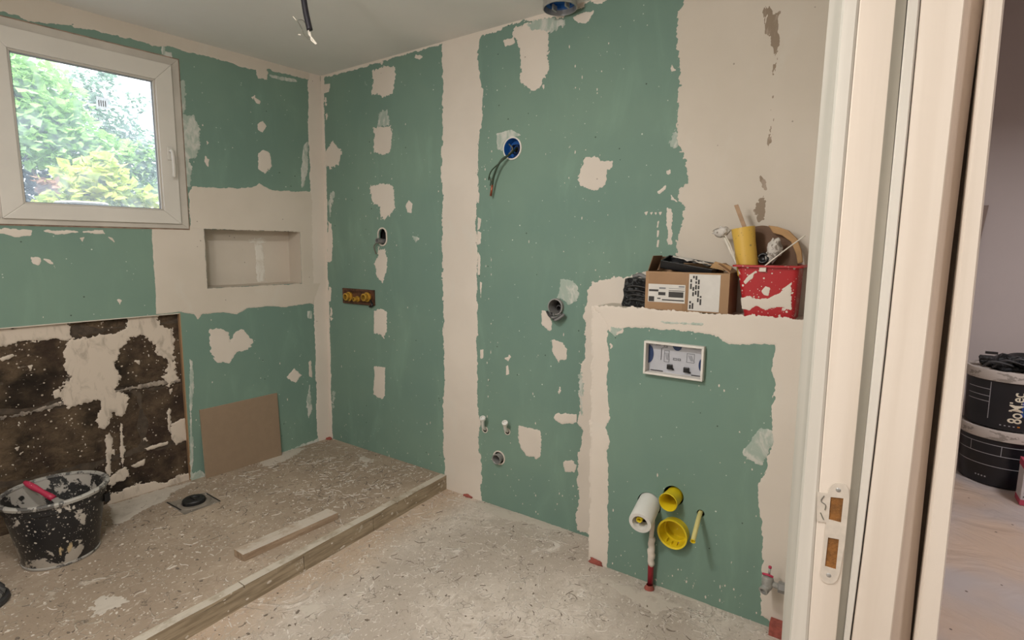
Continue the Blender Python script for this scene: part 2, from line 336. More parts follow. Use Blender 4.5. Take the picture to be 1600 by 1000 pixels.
def tube(pts, r, seg=10, bm=None, cap=True):
    bm = bm or bmesh.new(); pts = [Vector(p) for p in pts]; rings = []; u = None
    for i, p in enumerate(pts):
        d = (pts[min(i+1, len(pts)-1)]-pts[max(i-1, 0)]).normalized()
        if u is None: u, _ = basis(d)
        u = (u-d*u.dot(d)).normalized(); w = d.cross(u); rr = r[i] if isinstance(r, (list, tuple)) else r
        rings.append([bm.verts.new(p+(u*cos(2*pi*k/seg)+w*sin(2*pi*k/seg))*rr) for k in range(seg)])
    for a, b in zip(rings, rings[1:]):
        for k in range(seg): bm.faces.new((a[k], a[(k+1) % seg], b[(k+1) % seg], b[k]))
    if cap: bm.faces.new(rings[0][::-1]); bm.faces.new(rings[-1])
    return bm
def lathe(prof, O, D=(0, 0, 1), seg=32, bm=None, sx=1, close=False, up=None):
    """profile [(r,h)] about axis D from O"""
    bm = bm or bmesh.new(); O = Vector(O); D = Vector(D).normalized(); u, w = basis(D)
    if up is not None: u = (Vector(up)-D*D.dot(Vector(up))).normalized(); w = D.cross(u)
    rings = []
    for r, h in prof:
        if r < 1e-6: rings.append([bm.verts.new(O+D*h)])
        else: rings.append([bm.verts.new(O+D*h+(u*cos(2*pi*k/seg)*sx+w*sin(2*pi*k/seg))*r) for k in range(seg)])
    pr = list(zip(rings, rings[1:]))
    if close: pr.append((rings[-1], rings[0]))
    for a, b in pr:
        for k in range(seg):
            k2 = (k+1) % seg
            f = [a[k % len(a)], a[k2 % len(a)], b[k2 % len(b)], b[k % len(b)]]; g = []
            for v in f:
                if v not in g: g.append(v)
            if len(g) > 2: bm.faces.new(g)
    return bm

# ------------------------------------------------------------------ ragged plaster patches (marching squares on a wall plane)
def vnoise(x, y, seed):
    xi = np.floor(x).astype(int); yi = np.floor(y).astype(int); fx = x-xi; fy = y-yi; fx = fx*fx*(3-2*fx); fy = fy*fy*(3-2*fy)
    def h(a, b):
        n = (a*374761393+b*668265263+seed*974634777) & 0xffffffff; n = ((n ^ (n >> 13))*1274126177) & 0xffffffff; return ((n ^ (n >> 16)) & 0xffff)/65535.
    return (h(xi, yi)*(1-fx)+h(xi+1, yi)*fx)*(1-fy)+(h(xi, yi+1)*(1-fx)+h(xi+1, yi+1)*fx)*fy
def fbm(x, y, seed, f0, octs=4, g=.6):
    s = 0; a = 1; t = 0
    for i in range(octs): s = s+a*(vnoise(x*f0*2**i, y*f0*2**i, seed+i)*2-1); t += a; a *= g
    return s/t
_seed = [11]
def patch(fr, poly, mat, parent, name='plaster_patch', rough=.012, cell=.0042, n0=.0006, thick=.0016, ay=1., local=False, label=None, holes=0.):
    P = np.array(poly if local else [fr.px(u, v) for u, v in poly]); pad = rough*1.6+.006
    lo = P.min(0)-pad; hi = P.max(0)+pad; sz = max(hi-lo)
    cell = max(min(cell, sz/14), .0022)
    nx = int((hi[0]-lo[0])/cell)+2; ny = int((hi[1]-lo[1])/cell)+2
    X, Y = np.meshgrid(lo[0]+np.arange(nx)*cell, lo[1]+np.arange(ny)*cell, indexing='ij')
    ins = np.zeros(X.shape, bool); D = np.full(X.shape, 1e9)
    for i in range(len(P)):
        x0, y0 = P[i]; x1, y1 = P[(i+1) % len(P)]
        c = ((y0 > Y) != (y1 > Y)) & (X < (x1-x0)*(Y-y0)/((y1-y0) if y1 != y0 else 1e-12)+x0); ins ^= c
        dx, dy = x1-x0, y1-y0; t = np.clip(((X-x0)*dx+(Y-y0)*dy)/(dx*dx+dy*dy+1e-12), 0, 1); D = np.minimum(D, np.hypot(X-x0-t*dx, Y-y0-t*dy))
    S = np.where(ins, D, -D); _seed[0] += 7; sd = _seed[0]
    rr = min(rough*1.15, sz*.16)
    N1 = fbm(X, Y*ay, sd, 14, 3); N2 = fbm(X, Y*ay, sd+50, 60, 4, .8)
    S = S+rr*(N1*1.1+N2*1.5)
    if holes: S = np.minimum(S, (holes-np.abs(N1+.3*N2))*.05+S*0) if False else S-np.maximum(0, (fbm(X, Y, sd+90, 30, 4)-(1-holes)))*.4
    bm = bmesh.new(); vc = {}
    def V(key, x, y, s):
        v = vc.get(key)
        if v is None:
            n = n0+thick*min(1, max(0, s)/.006); v = bm.verts.new(fr.w(x, y, n)); vc[key] = v
        return v
    pos = S > 0
    act = pos[:-1, :-1] | pos[1:, :-1] | pos[:-1, 1:] | pos[1:, 1:]
    for i, j in zip(*np.nonzero(act)):
        q = ((i, j), (i+1, j), (i+1, j+1), (i, j+1)); vs_ = []
        for k in range(4):
            a = q[k]; b = q[(k+1) % 4]; sa = S[a]; sb = S[b]
            if sa > 0: vs_.append(V(a, X[a], Y[a], sa))
            if (sa > 0) != (sb > 0):
                t = sa/(sa-sb); key = (a, b) if a < b else (b, a); vs_.append(V(key, X[a]+(X[b]-X[a])*t, Y[a]+(Y[b]-Y[a])*t, 0))
        if len(vs_) > 2:
            try: bm.faces.new(vs_)
            except ValueError: pass
    if not len(bm.faces): bm.free(); return None
    base = LOC.get(parent, Vector((0, 0, 0)))
    if base.length: bmesh.ops.translate(bm, verts=bm.verts, vec=-base)
    f0 = next(iter(bm.faces)); f0.normal_update()
    if f0.normal.dot(fr.N) < 0: bmesh.ops.reverse_faces(bm, faces=bm.faces)
    me = bpy.data.meshes.new(name); bm.to_mesh(me); bm.free(); me.materials.append(mat)
    for p in me.polygons: p.use_smooth = True
    o = bpy.data.objects.new(name, me); C.objects.link(o); LOC[o] = base; o.parent = parent
    if label: o['label'] = label
    return o

# ================================================================== SETTING
def struct(o): o['kind'] = 'structure'; return o
# window wall: board layer with openings for window, niche and the stripped masonry
def cells(fr, ss, ts, holes, n0, n1):
    bm = bmesh.new()
    for a, b in zip(ss, ss[1:]):
        for c, d in zip(ts, ts[1:]):
            m = ((a+b)/2, (c+d)/2)
            if any(h[0] < m[0] < h[1] and h[2] < m[1] < h[3] for h in holes): continue
            fbox(fr, (a, c, n0), (b, d, n1), bm)
    return bm
w_br = FWL.px(294.5, 357.5); w_tr = FWL.px(277, 94); WS0 = (w_br[0]+w_tr[0])/2; WS1 = WS0+.82
WT0, WT1 = w_br[1], w_tr[1]
sb = FWL.px(281, 350); st = FWL.px(265, 103); sl = FWL.px(3, 343)
nbl = FWL.px(324.5, 453); ntr = FWL.px(469.5, 360); nbr = FWL.px(471, 441); ntl = FWL.px(318.5, 360)
NS0 = (ntr[0]+nbr[0])/2; NS1 = (nbl[0]+ntl[0])/2; NT0 = (nbl[1]+nbr[1])/2; NT1 = (ntl[1]+ntr[1])/2
m1 = FWL.px(283, 488); m2 = FWL.px(298, 751); MS0 = (m1[0]+m2[0])/2; MT1 = m1[1]-.004
SE = 3.05
holes = [(WS0, WS1, WT0, WT1), (NS0, NS1, NT0, NT1), (MS0, SE, -.02, MT1)]
ss = sorted({-.02, NS0, NS1, WS0, WS1, MS0, SE}); ts = sorted({0, NT0, NT1, WT0, WT1, MT1, H+.02})
wall_left = struct(obj('wall_left', cells(FWL, ss, ts, holes, -.05, 0), M['green']))
holes2 = [holes[0], holes[1]]
obj('masonry_backing', cells(FWL, ss, ts, holes2, -.14, -.075), M['mortar'], wall_left)
bm = bmesh.new(); ND = -.155
for q in ([(NS0, NT0, 0), (NS1, NT0, 0), (NS1, NT0, ND), (NS0, NT0, ND)], [(NS0, NT1, 0), (NS1, NT1, 0), (NS1, NT1, ND), (NS0, NT1, ND)],
          [(NS0, NT0, 0), (NS0, NT1, 0), (NS0, NT1, ND), (NS0, NT0, ND)], [(NS1, NT0, 0), (NS1, NT1, 0), (NS1, NT1, ND), (NS1, NT0, ND)], [(NS0, NT0, ND), (NS1, NT0, ND), (NS1, NT1, ND), (NS0, NT1, ND)]):
    bm.faces.new([bm.verts.new(FWL.w(s+(.0015 if s == NS0 else -.0015), t+(.0015 if t == NT0 else -.0015), n+.001)) for s, t, n in q])
bmesh.ops.remove_doubles(bm, verts=bm.verts, dist=1e-5)
niche = obj('niche_lining', bm, M['plaster_cream'], wall_left)
bm = fbox(FWL, (NS0-.01, NT0-.01, ND-.02), (NS1+.01, NT1+.01, ND-.004)); obj('niche_back_board', bm, M['mortar'], wall_left)
# streaks of filler in the niche
FNB = Frame(FWL.w(0, 0, ND+.001), FWL.A, FWL.B); FNB.N = FWL.N
def nb(u, v): return FNB.px(u, v)
patch(FNB, [(398, 381), (411, 381), (412, 400), (414, 425), (415, 440), (402, 441), (400, 420)], M['streak'], wall_left, rough=.006, cell=.004)
patch(FNB, [(388, 374), (412, 372), (420, 378), (405, 380), (390, 380)], M['streak'], wall_left, rough=.006, cell=.004)
# back wall with openings kept simple: holes are shallow cups
def plate_holes(fr, outline, loops, n0, n1):
    bm = bmesh.new(); L = [outline]+loops; VV = []
    for n_ in (n0, n1):
        es = []; vv_ = []
        for lp_ in L:
            v = [bm.verts.new(fr.w(a, b, n_)) for a, b in lp_]; vv_.append(v); es += [bm.edges.new((v[i], v[(i+1) % len(v)])) for i in range(len(v))]
        VV.append(vv_); bmesh.ops.triangle_fill(bm, use_beauty=True, edges=es, use_dissolve=False)
    for a, b in zip(*VV):
        for i in range(len(a)): bm.faces.new((a[i], a[(i+1) % len(a)], b[(i+1) % len(a)], b[i]))
    return bm
def circ(c, r, n=32): return [(c[0]+r*cos(2*pi*i/n), c[1]+r*sin(2*pi*i/n)) for i in range(n)]
def oval(w, h, n=24): return [(w*cos(2*pi*i/n), (h-w)*(1 if sin(2*pi*i/n) > 0 else -1)+w*sin(2*pi*i/n)) for i in range(n)]
_sl = FR.px(598, 370)
wall_back = struct(obj('wall_back', plate_holes(FR, [(-.15, -.02), (3.12, -.02), (3.12, H+.02), (-.15, H+.02)],
    [circ(FR.px(801, 232), .052), circ(FR.px(870, 479), .037), [(_sl[0]+p, _sl[1]+q) for p, q in oval(.037, .052)], circ(FR.px(780, 715), .0355)], -.013, 0), M['green']))
obj('cavity_backing', box((-.15, .10, -.02), (3.12, .14, H+.02)), M['mortar_dark'], wall_back)
ceiling = struct(obj('ceiling', box((-.35, -3.15, H), (3.2, .15, H+.1)), M['ceiling']))
floor = struct(obj('floor', box((1.1, -3.0, -.08), (3.12, .02, 0)), M['floor']))
# shower platform
def curb_x(y): return 1.163+.018*abs(y)
platform = struct(obj('floor_platform', prism([(-.2, .01, HP), (curb_x(0)-.03, .01, HP), (curb_x(-3)-.03, -3, HP), (-.35, -3, HP)], (0, 0, -.16)), M['platform']))
curb = root('shower_curb', 'long low timber and mortar curb along the front edge of the shower platform', 'curb', (1.17, -.8, 0))
def curb_board(y0, y1, z0, z1, x_out, name, mat, w=.03):
    n = 14; bm = bmesh.new(); ring = []
    for i in range(n+1):
        y = y0+(y1-y0)*i/n; x = curb_x(y)+x_out; e = .0025*noise.noise(Vector((y*9, 3, x_out*50))); e2 = .004*noise.noise(Vector((y*6, 8, 1)))
        ring.append([bm.verts.new(p) for p in ((x+e, y, z0), (x+e, y, z1+e2), (x-w, y, z1+e2), (x-w, y, z0))])
    for a, b in zip(ring, ring[1:]):
        for k in range(4): bm.faces.new((a[k], b[k], b[(k+1) % 4], a[(k+1) % 4]))
    bm.faces.new(ring[0]); bm.faces.new(ring[-1][::-1]); return obj(name, bm, mat, curb)
yj = [-.002, -.60, -1.02, -3.0]
for a, b in zip(yj, yj[1:]): curb_board(a, b+.003, 0, HP-.012, 0, 'curb_face_board', M['curb'])
for a, b in ((-.002, -.42), (-.424, -1.3), (-1.304, -3.0)): curb_board(a, b, HP-.011, HP+.003, .001, 'curb_top_strip', M['curb'], .045)
bm = bmesh.new()
for i in range(16):
    y = -random.random()*1.9; s = random.uniform(.004, .014); p = Vector((curb_x(y)+.001, y, random.uniform(.0, HP-.01)))
    bmesh.ops.create_icosphere(bm, subdivisions=1, radius=1, matrix=Matrix.Translation(p) @ Matrix.Diagonal((.002, s, s*random.uniform(.3, .9), 1)))
obj('filler_blob', bm, M['smear'], curb, kind='stuff')

# box for the cistern (pre-wall)
BX0 = 2.229
prewall = root('cistern_boxing', 'green board boxing with cream corner bands and open shelf top', 'cistern casing', (2.6, -.094, 0))
def cpx(u, v, dx=0, dz=0): a, b = FB.px(u, v); return (a+dx, b+dz)
pl = FB.px(1006, 529); pr = FB.px(1107, 598); tr_ = FB.px(1105, 540); bl_ = FB.px(1007, 588)
PS0 = (pl[0]+bl_[0])/2+.006; PS1 = (pr[0]+tr_[0])/2-.012; PT0 = (pr[1]+bl_[1])/2+.012; PT1 = (pl[1]+tr_[1])/2-.004
obj('front_board', plate_holes(FB, [(BX0+.003, -.01), (3.105, -.01), (3.105, BT-.003), (BX0+.003, BT-.003)],
    [[(PS0+.004, PT0+.004), (PS1-.004, PT0+.004), (PS1-.004, PT1-.004), (PS0+.004, PT1-.004)], circ(cpx(1014, 788), .054), circ(cpx(1052, 776, 0, .004), .044), circ(cpx(1055, 829), .0575), circ(cpx(1094, 802, .002), .016, 20)], -.015, 0), M['green'], prewall)
obj('inner_panel', box((BX0+.02, -BD+.13, 0), (3.10, -BD+.14, BT-.02)), M['dark'], prewall)  # near-black sheet paints the unlit inside of the boxing
obj('top_board', box((BX0, -BD-.001, BT-.012), (3.105, -.002, BT)), M['plaster_cream'], prewall, bevel=.002)
obj('side_board', box((BX0, -BD-.001, 0), (BX0+.012, -.002, BT-.012)), M['plaster_cream'], prewall)

# right-hand wall with the door opening the camera stands in, hall behind it
wr = struct(obj('wall_right', prism([(3.168, -1.165, -.02), (3.372, -1.165, -.02), (3.372, 2.8, -.02), (3.11, 2.8, -.02), (3.108, 0, -.02)], (0, 0, H+.04)), M['white_wall']))
struct(obj('wall_right_beyond_door', box((3.1, -3.1, -.02), (3.40, -2.75, H+.02)), M['white_wall']))
struct(obj('wall_front', box((-.45, -3.12, -.02), (3.12, -3.0, H+.02)), M['white_wall']))
struct(obj('wall_hall_back', box((3.36, 2.75, -.02), (5.8, 2.87, 3.32)), M['hall_wall']))
struct(obj('wall_hall_right', box((5.6, -4.2, -.02), (5.72, 2.8, 3.32)), M['hall_wall']))
struct(obj('wall_hall_front', box((3.38, -4.2, -.02), (5.72, -4.08, 3.32)), M['hall_wall']))
struct(obj('wall_hall_left', box((3.3, -4.15, -.02), (3.40, -3.05, 3.32)), M['hall_wall']))
bm = bmesh.new(); n = 46
grid = [[bm.verts.new((3.12+2.55*i/n, -4.15+7*j/n, -.002+.006*noise.fractal(Vector((i*.35, j*.5, 0)), 1, 2, 3) if j > 16 else -.002)) for j in range(n+1)] for i in range(n+1)]
for i in range(n):
    for j in range(n): bm.faces.new((grid[i][j], grid[i+1][j], grid[i+1][j+1], grid[i][j+1]))
struct(obj('floor_hall', bm, M['hall_floor'], smooth=True))
bm = bmesh.new()
struct(obj('floor_threshold', box((3.1, -2.8, -.06), (3.41, -1.15, .001)), M['hall_floor']))
struct(obj('floor_slab', box((-.4, -4.15, -.14), (5.8, 2.9, -.09)), M['mortar']))
struct(obj('ground_outside', box((-14, -9, 1.0), (-.35, 12, 1.15)), M['ground']))

struct(obj('ceiling_hall', box((3.1, -4.2, 3.3), (5.8, 2.95, 3.4)), M['ceiling']))
struct(obj('wall_hall_left_upper', box((3.12, -4.15, H+.0), (3.372, 2.8, 3.32)), M['white_wall']))
# ------------------------------------------------------------------ plaster on the back wall
idx = [0]
def R(poly, mat='plaster', par=None, fr=None, **k):
    idx[0] += 1; k.setdefault('n0', .0004+.00009*(idx[0] % 12)); return patch(fr or FR, poly, M[mat], par or wall_back, **k)
R([(498, 112), (506, 118), (507, 180), (509, 240), (511, 300), (512, 420), (515, 500), (517, 600), (520, 688), (512, 690)], rough=.006, ay=.5)
R([(507, 132), (516, 131), (514, 143), (506, 146)], rough=.004); R([(507, 152), (511, 150), (511, 166), (507, 165)]); R([(508, 176), (513, 178), (510, 188)])
R([(508, 238), (520, 220), (534, 238), (529, 258), (520, 263), (508, 257)])
R([(513, 314), (521, 298), (524, 303), (518, 325), (515, 345)], 'thin'); R([(513, 345), (518, 350), (520, 385), (518, 408), (511, 410)], 'plaster', rough=.006)
R([(514, 447), (518, 450), (517, 470), (513, 472)], rough=.004); R([(516, 480), (519, 482), (519, 500), (516, 500)])
R([(519, 610), (524, 612), (523, 640), (519, 636)], 'thin'); R([(522, 660), (526, 662), (524, 672)])
R([(584, 112), (600, 104), (619, 103), (618, 130), (613, 146), (596, 151), (582, 146), (583, 130)])
R([(592, 176), (607, 168), (609, 196), (590, 198)], 'thin'); R([(583, 199), (611, 197), (613, 222), (609, 238), (597, 241), (584, 236)])
R([(578, 291), (594, 287), (608, 289), (616, 296), (617, 318), (613, 332), (601, 343), (595, 338), (592, 320), (582, 316), (580, 302)])
R([(592, 386), (602, 390), (605, 404), (604, 425), (598, 442), (590, 430), (585, 412), (590, 402)])
R([(585, 485), (595, 482), (605, 487), (605, 519), (600, 528), (592, 523), (584, 521)], rough=.008)
R([(585, 573), (602, 574), (602, 618), (597, 624), (584, 615)], rough=.006)
R([(639, 312), (645, 318), (643, 332), (637, 333), (634, 322)], rough=.004); R([(645, 370), (656, 372), (650, 378)], 'thin')
R([(690, 62), (749, 45), (748, 90), (752, 130), (752, 190), (746, 230), (747, 290), (744, 340), (747, 400), (745, 480), (746, 600), (749, 690), (754, 730), (752, 786), (697, 772), (694, 700), (694, 600), (692, 450), (691, 300), (690, 240), (692, 150)], rough=.010, ay=.6)
for q in ([(746, 300), (749, 302), (748, 318)], [(747, 340), (752, 342), (750, 358), (746, 360)], [(746, 360), (752, 364), (751, 380), (746, 382)], [(747, 395), (751, 400), (750, 430), (746, 430)], [(750, 440), (753, 442), (751, 470)], [(750, 135), (755, 138), (753, 170), (749, 190)]): R(q, rough=.003)
R([(505, 110), (690, 58), (690, 68), (640, 84), (600, 95), (560, 108), (520, 118), (506, 121)], rough=.006)
R([(650, 86), (662, 88), (656, 93), (648, 90)], rough=.003); R([(590, 96), (602, 92), (598, 102)])
R([(748, 38), (830, 17), (900, -6), (940, -18), (952, -6), (905, 12), (880, 26), (852, 32), (815, 32), (790, 40), (762, 52), (748, 60)], rough=.012)
R([(800, 42), (830, 36), (856, 36), (857, 60), (856, 108), (846, 132), (832, 141), (815, 132), (813, 100), (812, 72), (802, 60)], rough=.013)
R([(786, 62), (803, 58), (806, 68), (790, 72)], rough=.005); R([(848, 128), (852, 140), (850, 150), (846, 136)])
R([(822, 38), (850, 28), (884, 30), (886, 40), (868, 48), (830, 50)], 'thin'); R([(893, 27), (908, 19), (927, 18), (922, 30), (914, 38), (897, 34)], rough=.006)
R([(925, 0), (957, -6), (940, 6), (928, 6)], rough=.006)
R([(776, 208), (800, 203), (813, 211), (800, 216), (790, 221), (785, 235), (777, 233)], 'thin', rough=.003)
R([(915, 247), (930, 246), (945, 252), (959, 251), (958, 262), (950, 266), (946, 290), (928, 298), (906, 291), (903, 276), (908, 262)], rough=.008)
R([(874, 435), (896, 437), (903, 450), (904, 466), (889, 478), (884, 470), (871, 465)], 'thin', rough=.008)
R([(847, 486), (853, 485), (862, 502), (867, 519), (858, 520), (846, 505)], rough=.007); R([(862, 530), (876, 534), (887, 546), (885, 561), (873, 566), (864, 552)], rough=.007)
R([(812, 667), (828, 668), (846, 672), (845, 712), (838, 716), (822, 712), (812, 700), (810, 690)], rough=.007)
R([(868, 645), (902, 647), (902, 661), (874, 661), (864, 653)], rough=.007); R([(879, 721), (893, 718), (901, 727), (898, 738), (884, 736)], rough=.007)
R([(790, 572), (794, 570), (796, 584), (791, 586)], rough=.003); R([(787, 560), (797, 558), (795, 562)]); R([(874, 600), (877, 606), (873, 614)])
R([(750, 546), (756, 545), (755, 560), (751, 560)], rough=.003)
R([(961, 480), (1062, 480), (1062, 400), (1058, 400), (1010, 425), (968, 433), (941, 438), (926, 442), (917, 455), (915, 475), (912, 494), (916, 505), (914, 560), (907, 568), (908, 590), (903, 610), (906, 640), (902, 660), (910, 672), (907, 690), (902, 712), (904, 780), (900, 828), (920, 836), (960, 846)], rough=.008)
R([(903, 585), (910, 580), (915, 600), (912, 660), (905, 655)], 'thin')
R([(1074, -25), (1069, 2), (1061, 22), (1059, 72), (1065, 108), (1060, 150), (1057, 198), (1059, 227), (1067, 245), (1073, 284), (1062, 296), (1062, 313), (1070, 321), (1068, 338), (1064, 356), (1058, 385), (1056, 400), (1050, 480), (1300, 500), (1345, -60)], 'plaster_cream', rough=.011, cell=.005)
R([(1048, 222), (1057, 198), (1060, 226), (1052, 230)], 'thin'); R([(1043, 326), (1048, 328), (1050, 350), (1053, 384), (1042, 385), (1041, 350)], 'plaster', rough=.006)
R([(1047, 302), (1058, 312), (1060, 318), (1048, 313)], rough=.004); R([(1026, 300), (1040, 290), (1040, 296), (1030, 303)], rough=.003); R([(1042, 266), (1048, 263), (1048, 270), (1043, 272)]); R([(1050, 104), (1055, 109), (1051, 114)])
for x in (1007, 1015, 1022, 1029): R([(x, 332), (x+5, 331), (x+3, 337)], rough=.002)
for y in (345, 360, 375): R([(1027, y), (1030, y), (1029, y+11), (1026, y+11)], rough=.002)
R([(1192, 20), (1197, 10), (1204, 8), (1210, 16), (1221, 10), (1220, 60), (1214, 112), (1210, 118), (1206, 92), (1200, 70), (1195, 50)], 'bare', name='scraped_strip', rough=.012, ay=.3, n0=.0022, thick=.0003)
R([(1203, 190), (1209, 186), (1206, 220), (1201, 250), (1197, 270), (1195, 240)], 'bare', name='scraped_strip', rough=.010, ay=.4, n0=.0022, thick=.0003)
R([(1188, 275), (1197, 282), (1199, 300), (1190, 290)], 'bare', name='scraped_strip', rough=.006, n0=.0022, thick=.0003)
R([(1182, 320), (1194, 305), (1195, 345), (1183, 348)], 'bare', name='scraped_strip', rough=.010, n0=.0022, thick=.0003)
for q in ([(1198, 128), (1202, 126), (1201, 135)], [(1205, 150), (1210, 148), (1208, 162)], [(1203, 168), (1207, 170), (1204, 180)]): R(q, 'bare', name='scraped_strip', rough=.004, n0=.0022, thick=.0003)
# ------------------------------------------------------------------ plaster on the cistern boxing
B = lambda p, m='plaster', **k: R(p, m, prewall, FB, **k)
B([(926, 478), (950, 507), (948, 530), (951, 560), (948, 600), (953, 655), (947, 668), (954, 690), (948, 705), (951, 740), (949, 888), (920, 882)], rough=.007, ay=.6)
B([(927, 477), (1258, 499), (1258, 545), (1208, 540), (1160, 536), (1140, 538), (1118, 525), (1080, 519), (1020, 513), (974, 512), (973, 519), (962, 524), (952, 516), (949, 508)], rough=.006)
B([(1212, 520), (1262, 520), (1250, 700), (1232, 985), (1188, 962), (1191, 900), (1192, 856), (1189, 802), (1186, 757), (1194, 741), (1199, 728), (1206, 690), (1205, 650), (1209, 620), (1211, 600), (1206, 575)], rough=.007, ay=.5)
B([(1188, 671), (1204, 671), (1211, 690), (1200, 708), (1190, 728), (1166, 717), (1161, 707), (1174, 690)], 'thin', rough=.006)
B([(952, 508), (975, 511), (972, 518), (960, 525), (953, 520)], 'thin', rough=.006); B([(954, 536), (956, 540), (956, 548), (954, 546)])
B([(1033, 502), (1100, 505), (1098, 509), (1040, 506)], 'thin', rough=.004, n0=.0024)
# ------------------------------------------------------------------ plaster on the window wall
W = lambda p, m='plaster_cream', **k: R(p, m, wall_left, FWL, **k)
W([(481, 112), (500, 118), (506, 220), (508, 300), (512, 420), (513, 480), (516, 686), (497, 691), (494, 640), (493, 560), (489, 480), (485, 300), (482, 220)], 'plaster', rough=.006, ay=.6)
def Wholed(poly, hs, mat, rough=.008):
    # a patch around a rectangular opening: split into side pieces
    for h in hs: W(h, mat, rough=rough)
NL = 318.5
# band above, below, left and right of the niche (one ragged skin, kept clear of the opening)
def loc(pl): return [FWL.px(u, v) for u, v in pl]
up = loc([(486, 300), (440, 298), (422, 296), (405, 287), (392, 293), (345, 294), (300, 291), (296, 300), (297, 358), (238, 360)])+[(FWL.px(240, 362)[0], NT1), (NS1, NT1), (NS0, NT1), (.05, NT1), (.05, NT1+.2)]
patch(FWL, up, M['plaster_cream'], wall_left, rough=.004, n0=.0011, local=True)
lf = [(NS1, NT1+.01), (NS1, NT0-.01)]+loc([(318, 470), (285, 487), (244, 491), (243, 450), (239, 400), (237, 362)])+[(FWL.px(240, 362)[0], NT1+.01)]
patch(FWL, lf, M['plaster_cream'], wall_left, rough=.002, n0=.0013, local=True)
dn = [(.04, NT0), (NS1+.01, NT0)]+loc([(300, 470), (283, 488), (304, 491), (309, 500), (316, 491), (345, 488), (370, 491), (385, 482), (420, 478), (442, 480), (484, 474), (489, 476)])
patch(FWL, dn, M['plaster_cream'], wall_left, rough=.003, n0=.0015, local=True)
rg = [(NS0, NT0-.01), (NS0, NT1+.01), (.02, NT1+.02), (.02, NT0-.02)]
patch(FWL, rg, M['plaster_cream'], wall_left, rough=.001, n0=.0009, local=True)
W([(-80, -80), (117, 3), (253, 45), (357, 76), (486, 112), (484, 125), (455, 119), (418, 108), (417, 122), (402, 123), (400, 109), (375, 104), (350, 95), (310, 85), (285, 79), (262, 71), (245, 72), (200, 61), (150, 48), (118, 45), (113, 39), (75, 36), (45, 33), (25, 24), (0, 18), (-80, -8)], rough=.005)
W([(400, 108), (419, 110), (417, 124), (402, 123)], rough=.006); W([(420, 116), (462, 124), (465, 129), (440, 126), (421, 120)], 'thin', rough=.004)
W([(252, 60), (256, 60), (258, 84), (253, 85)], 'thin', rough=.003); W([(253, 78), (268, 82), (270, 90), (256, 88)], 'thin', rough=.004)
W([(277, 128), (289, 124), (290, 160), (287, 178), (302, 180), (311, 196), (314, 228), (306, 247), (294, 248), (299, 264), (297, 292), (286, 292)], 'thin', rough=.008)
for q in ([(395, 150), (402, 154), (409, 156), (406, 163), (399, 160)], [(402, 194), (411, 190), (417, 198), (411, 208), (403, 203)], [(404, 241), (412, 234), (422, 240), (425, 260), (414, 272), (402, 264)], [(321, 243), (325, 250), (326, 262), (320, 252)], [(322, 219), (328, 222), (323, 228)], [(49, 402), (63, 404), (61, 415), (52, 412)], [(67, 404), (78, 406), (86, 416), (78, 411)], [(182, 468), (190, 469), (187, 476)], [(448, 590), (459, 576), (471, 586), (462, 598)], [(393, 152), (398, 150), (396, 156)]): W(q, 'plaster', rough=.005)
W([(474, 225), (481, 222), (481, 262), (476, 290), (470, 296), (470, 270)], 'thin', rough=.006)
W([(328, 515), (345, 512), (358, 520), (359, 535), (368, 518), (379, 514), (394, 534), (388, 546), (370, 549), (357, 568), (338, 566), (330, 550)], 'plaster', rough=.008)
W([(482, 566), (486, 562), (488, 590), (483, 588)], rough=.003); W([(480, 486), (487, 486), (487, 498), (481, 497)], 'thin', rough=.003); W([(478, 625), (484, 600), (488, 640), (482, 655)], 'thin', rough=.006)
W([(-30, 355), (20, 358), (49, 361), (46, 367), (25, 371), (5, 364), (-30, 366)], 'plaster', rough=.005)
W([(65, 359), (90, 360), (130, 361), (160, 360), (165, 366), (130, 363), (90, 366), (68, 362)], 'plaster', rough=.005); W([(165, 368), (176, 372), (180, 380), (172, 374)], rough=.002)
W([(124, 372), (131, 371), (129, 378)], rough=.002)
W([(298, 742), (312, 735), (322, 742), (322, 750), (299, 754)], 'thin', rough=.006); W([(296, 560), (301, 565), (303, 600), (299, 640), (302, 700), (300, 745), (297, 750)], 'thin', rough=.004)
W([(440, 708), (480, 692), (497, 684), (512, 684), (500, 692), (470, 704), (440, 716)], 'thin', rough=.008)
# exposed masonry: blocks in running bond with recessed joints
rows = [(HP-.03, .262), (.272, .452), (.462, .642), (.652, .832), (.842, 1.022), (1.032, MT1+.01)]
rr = random.Random(3)
rows = [(HP-.03, .20), (.212, .418)]; 
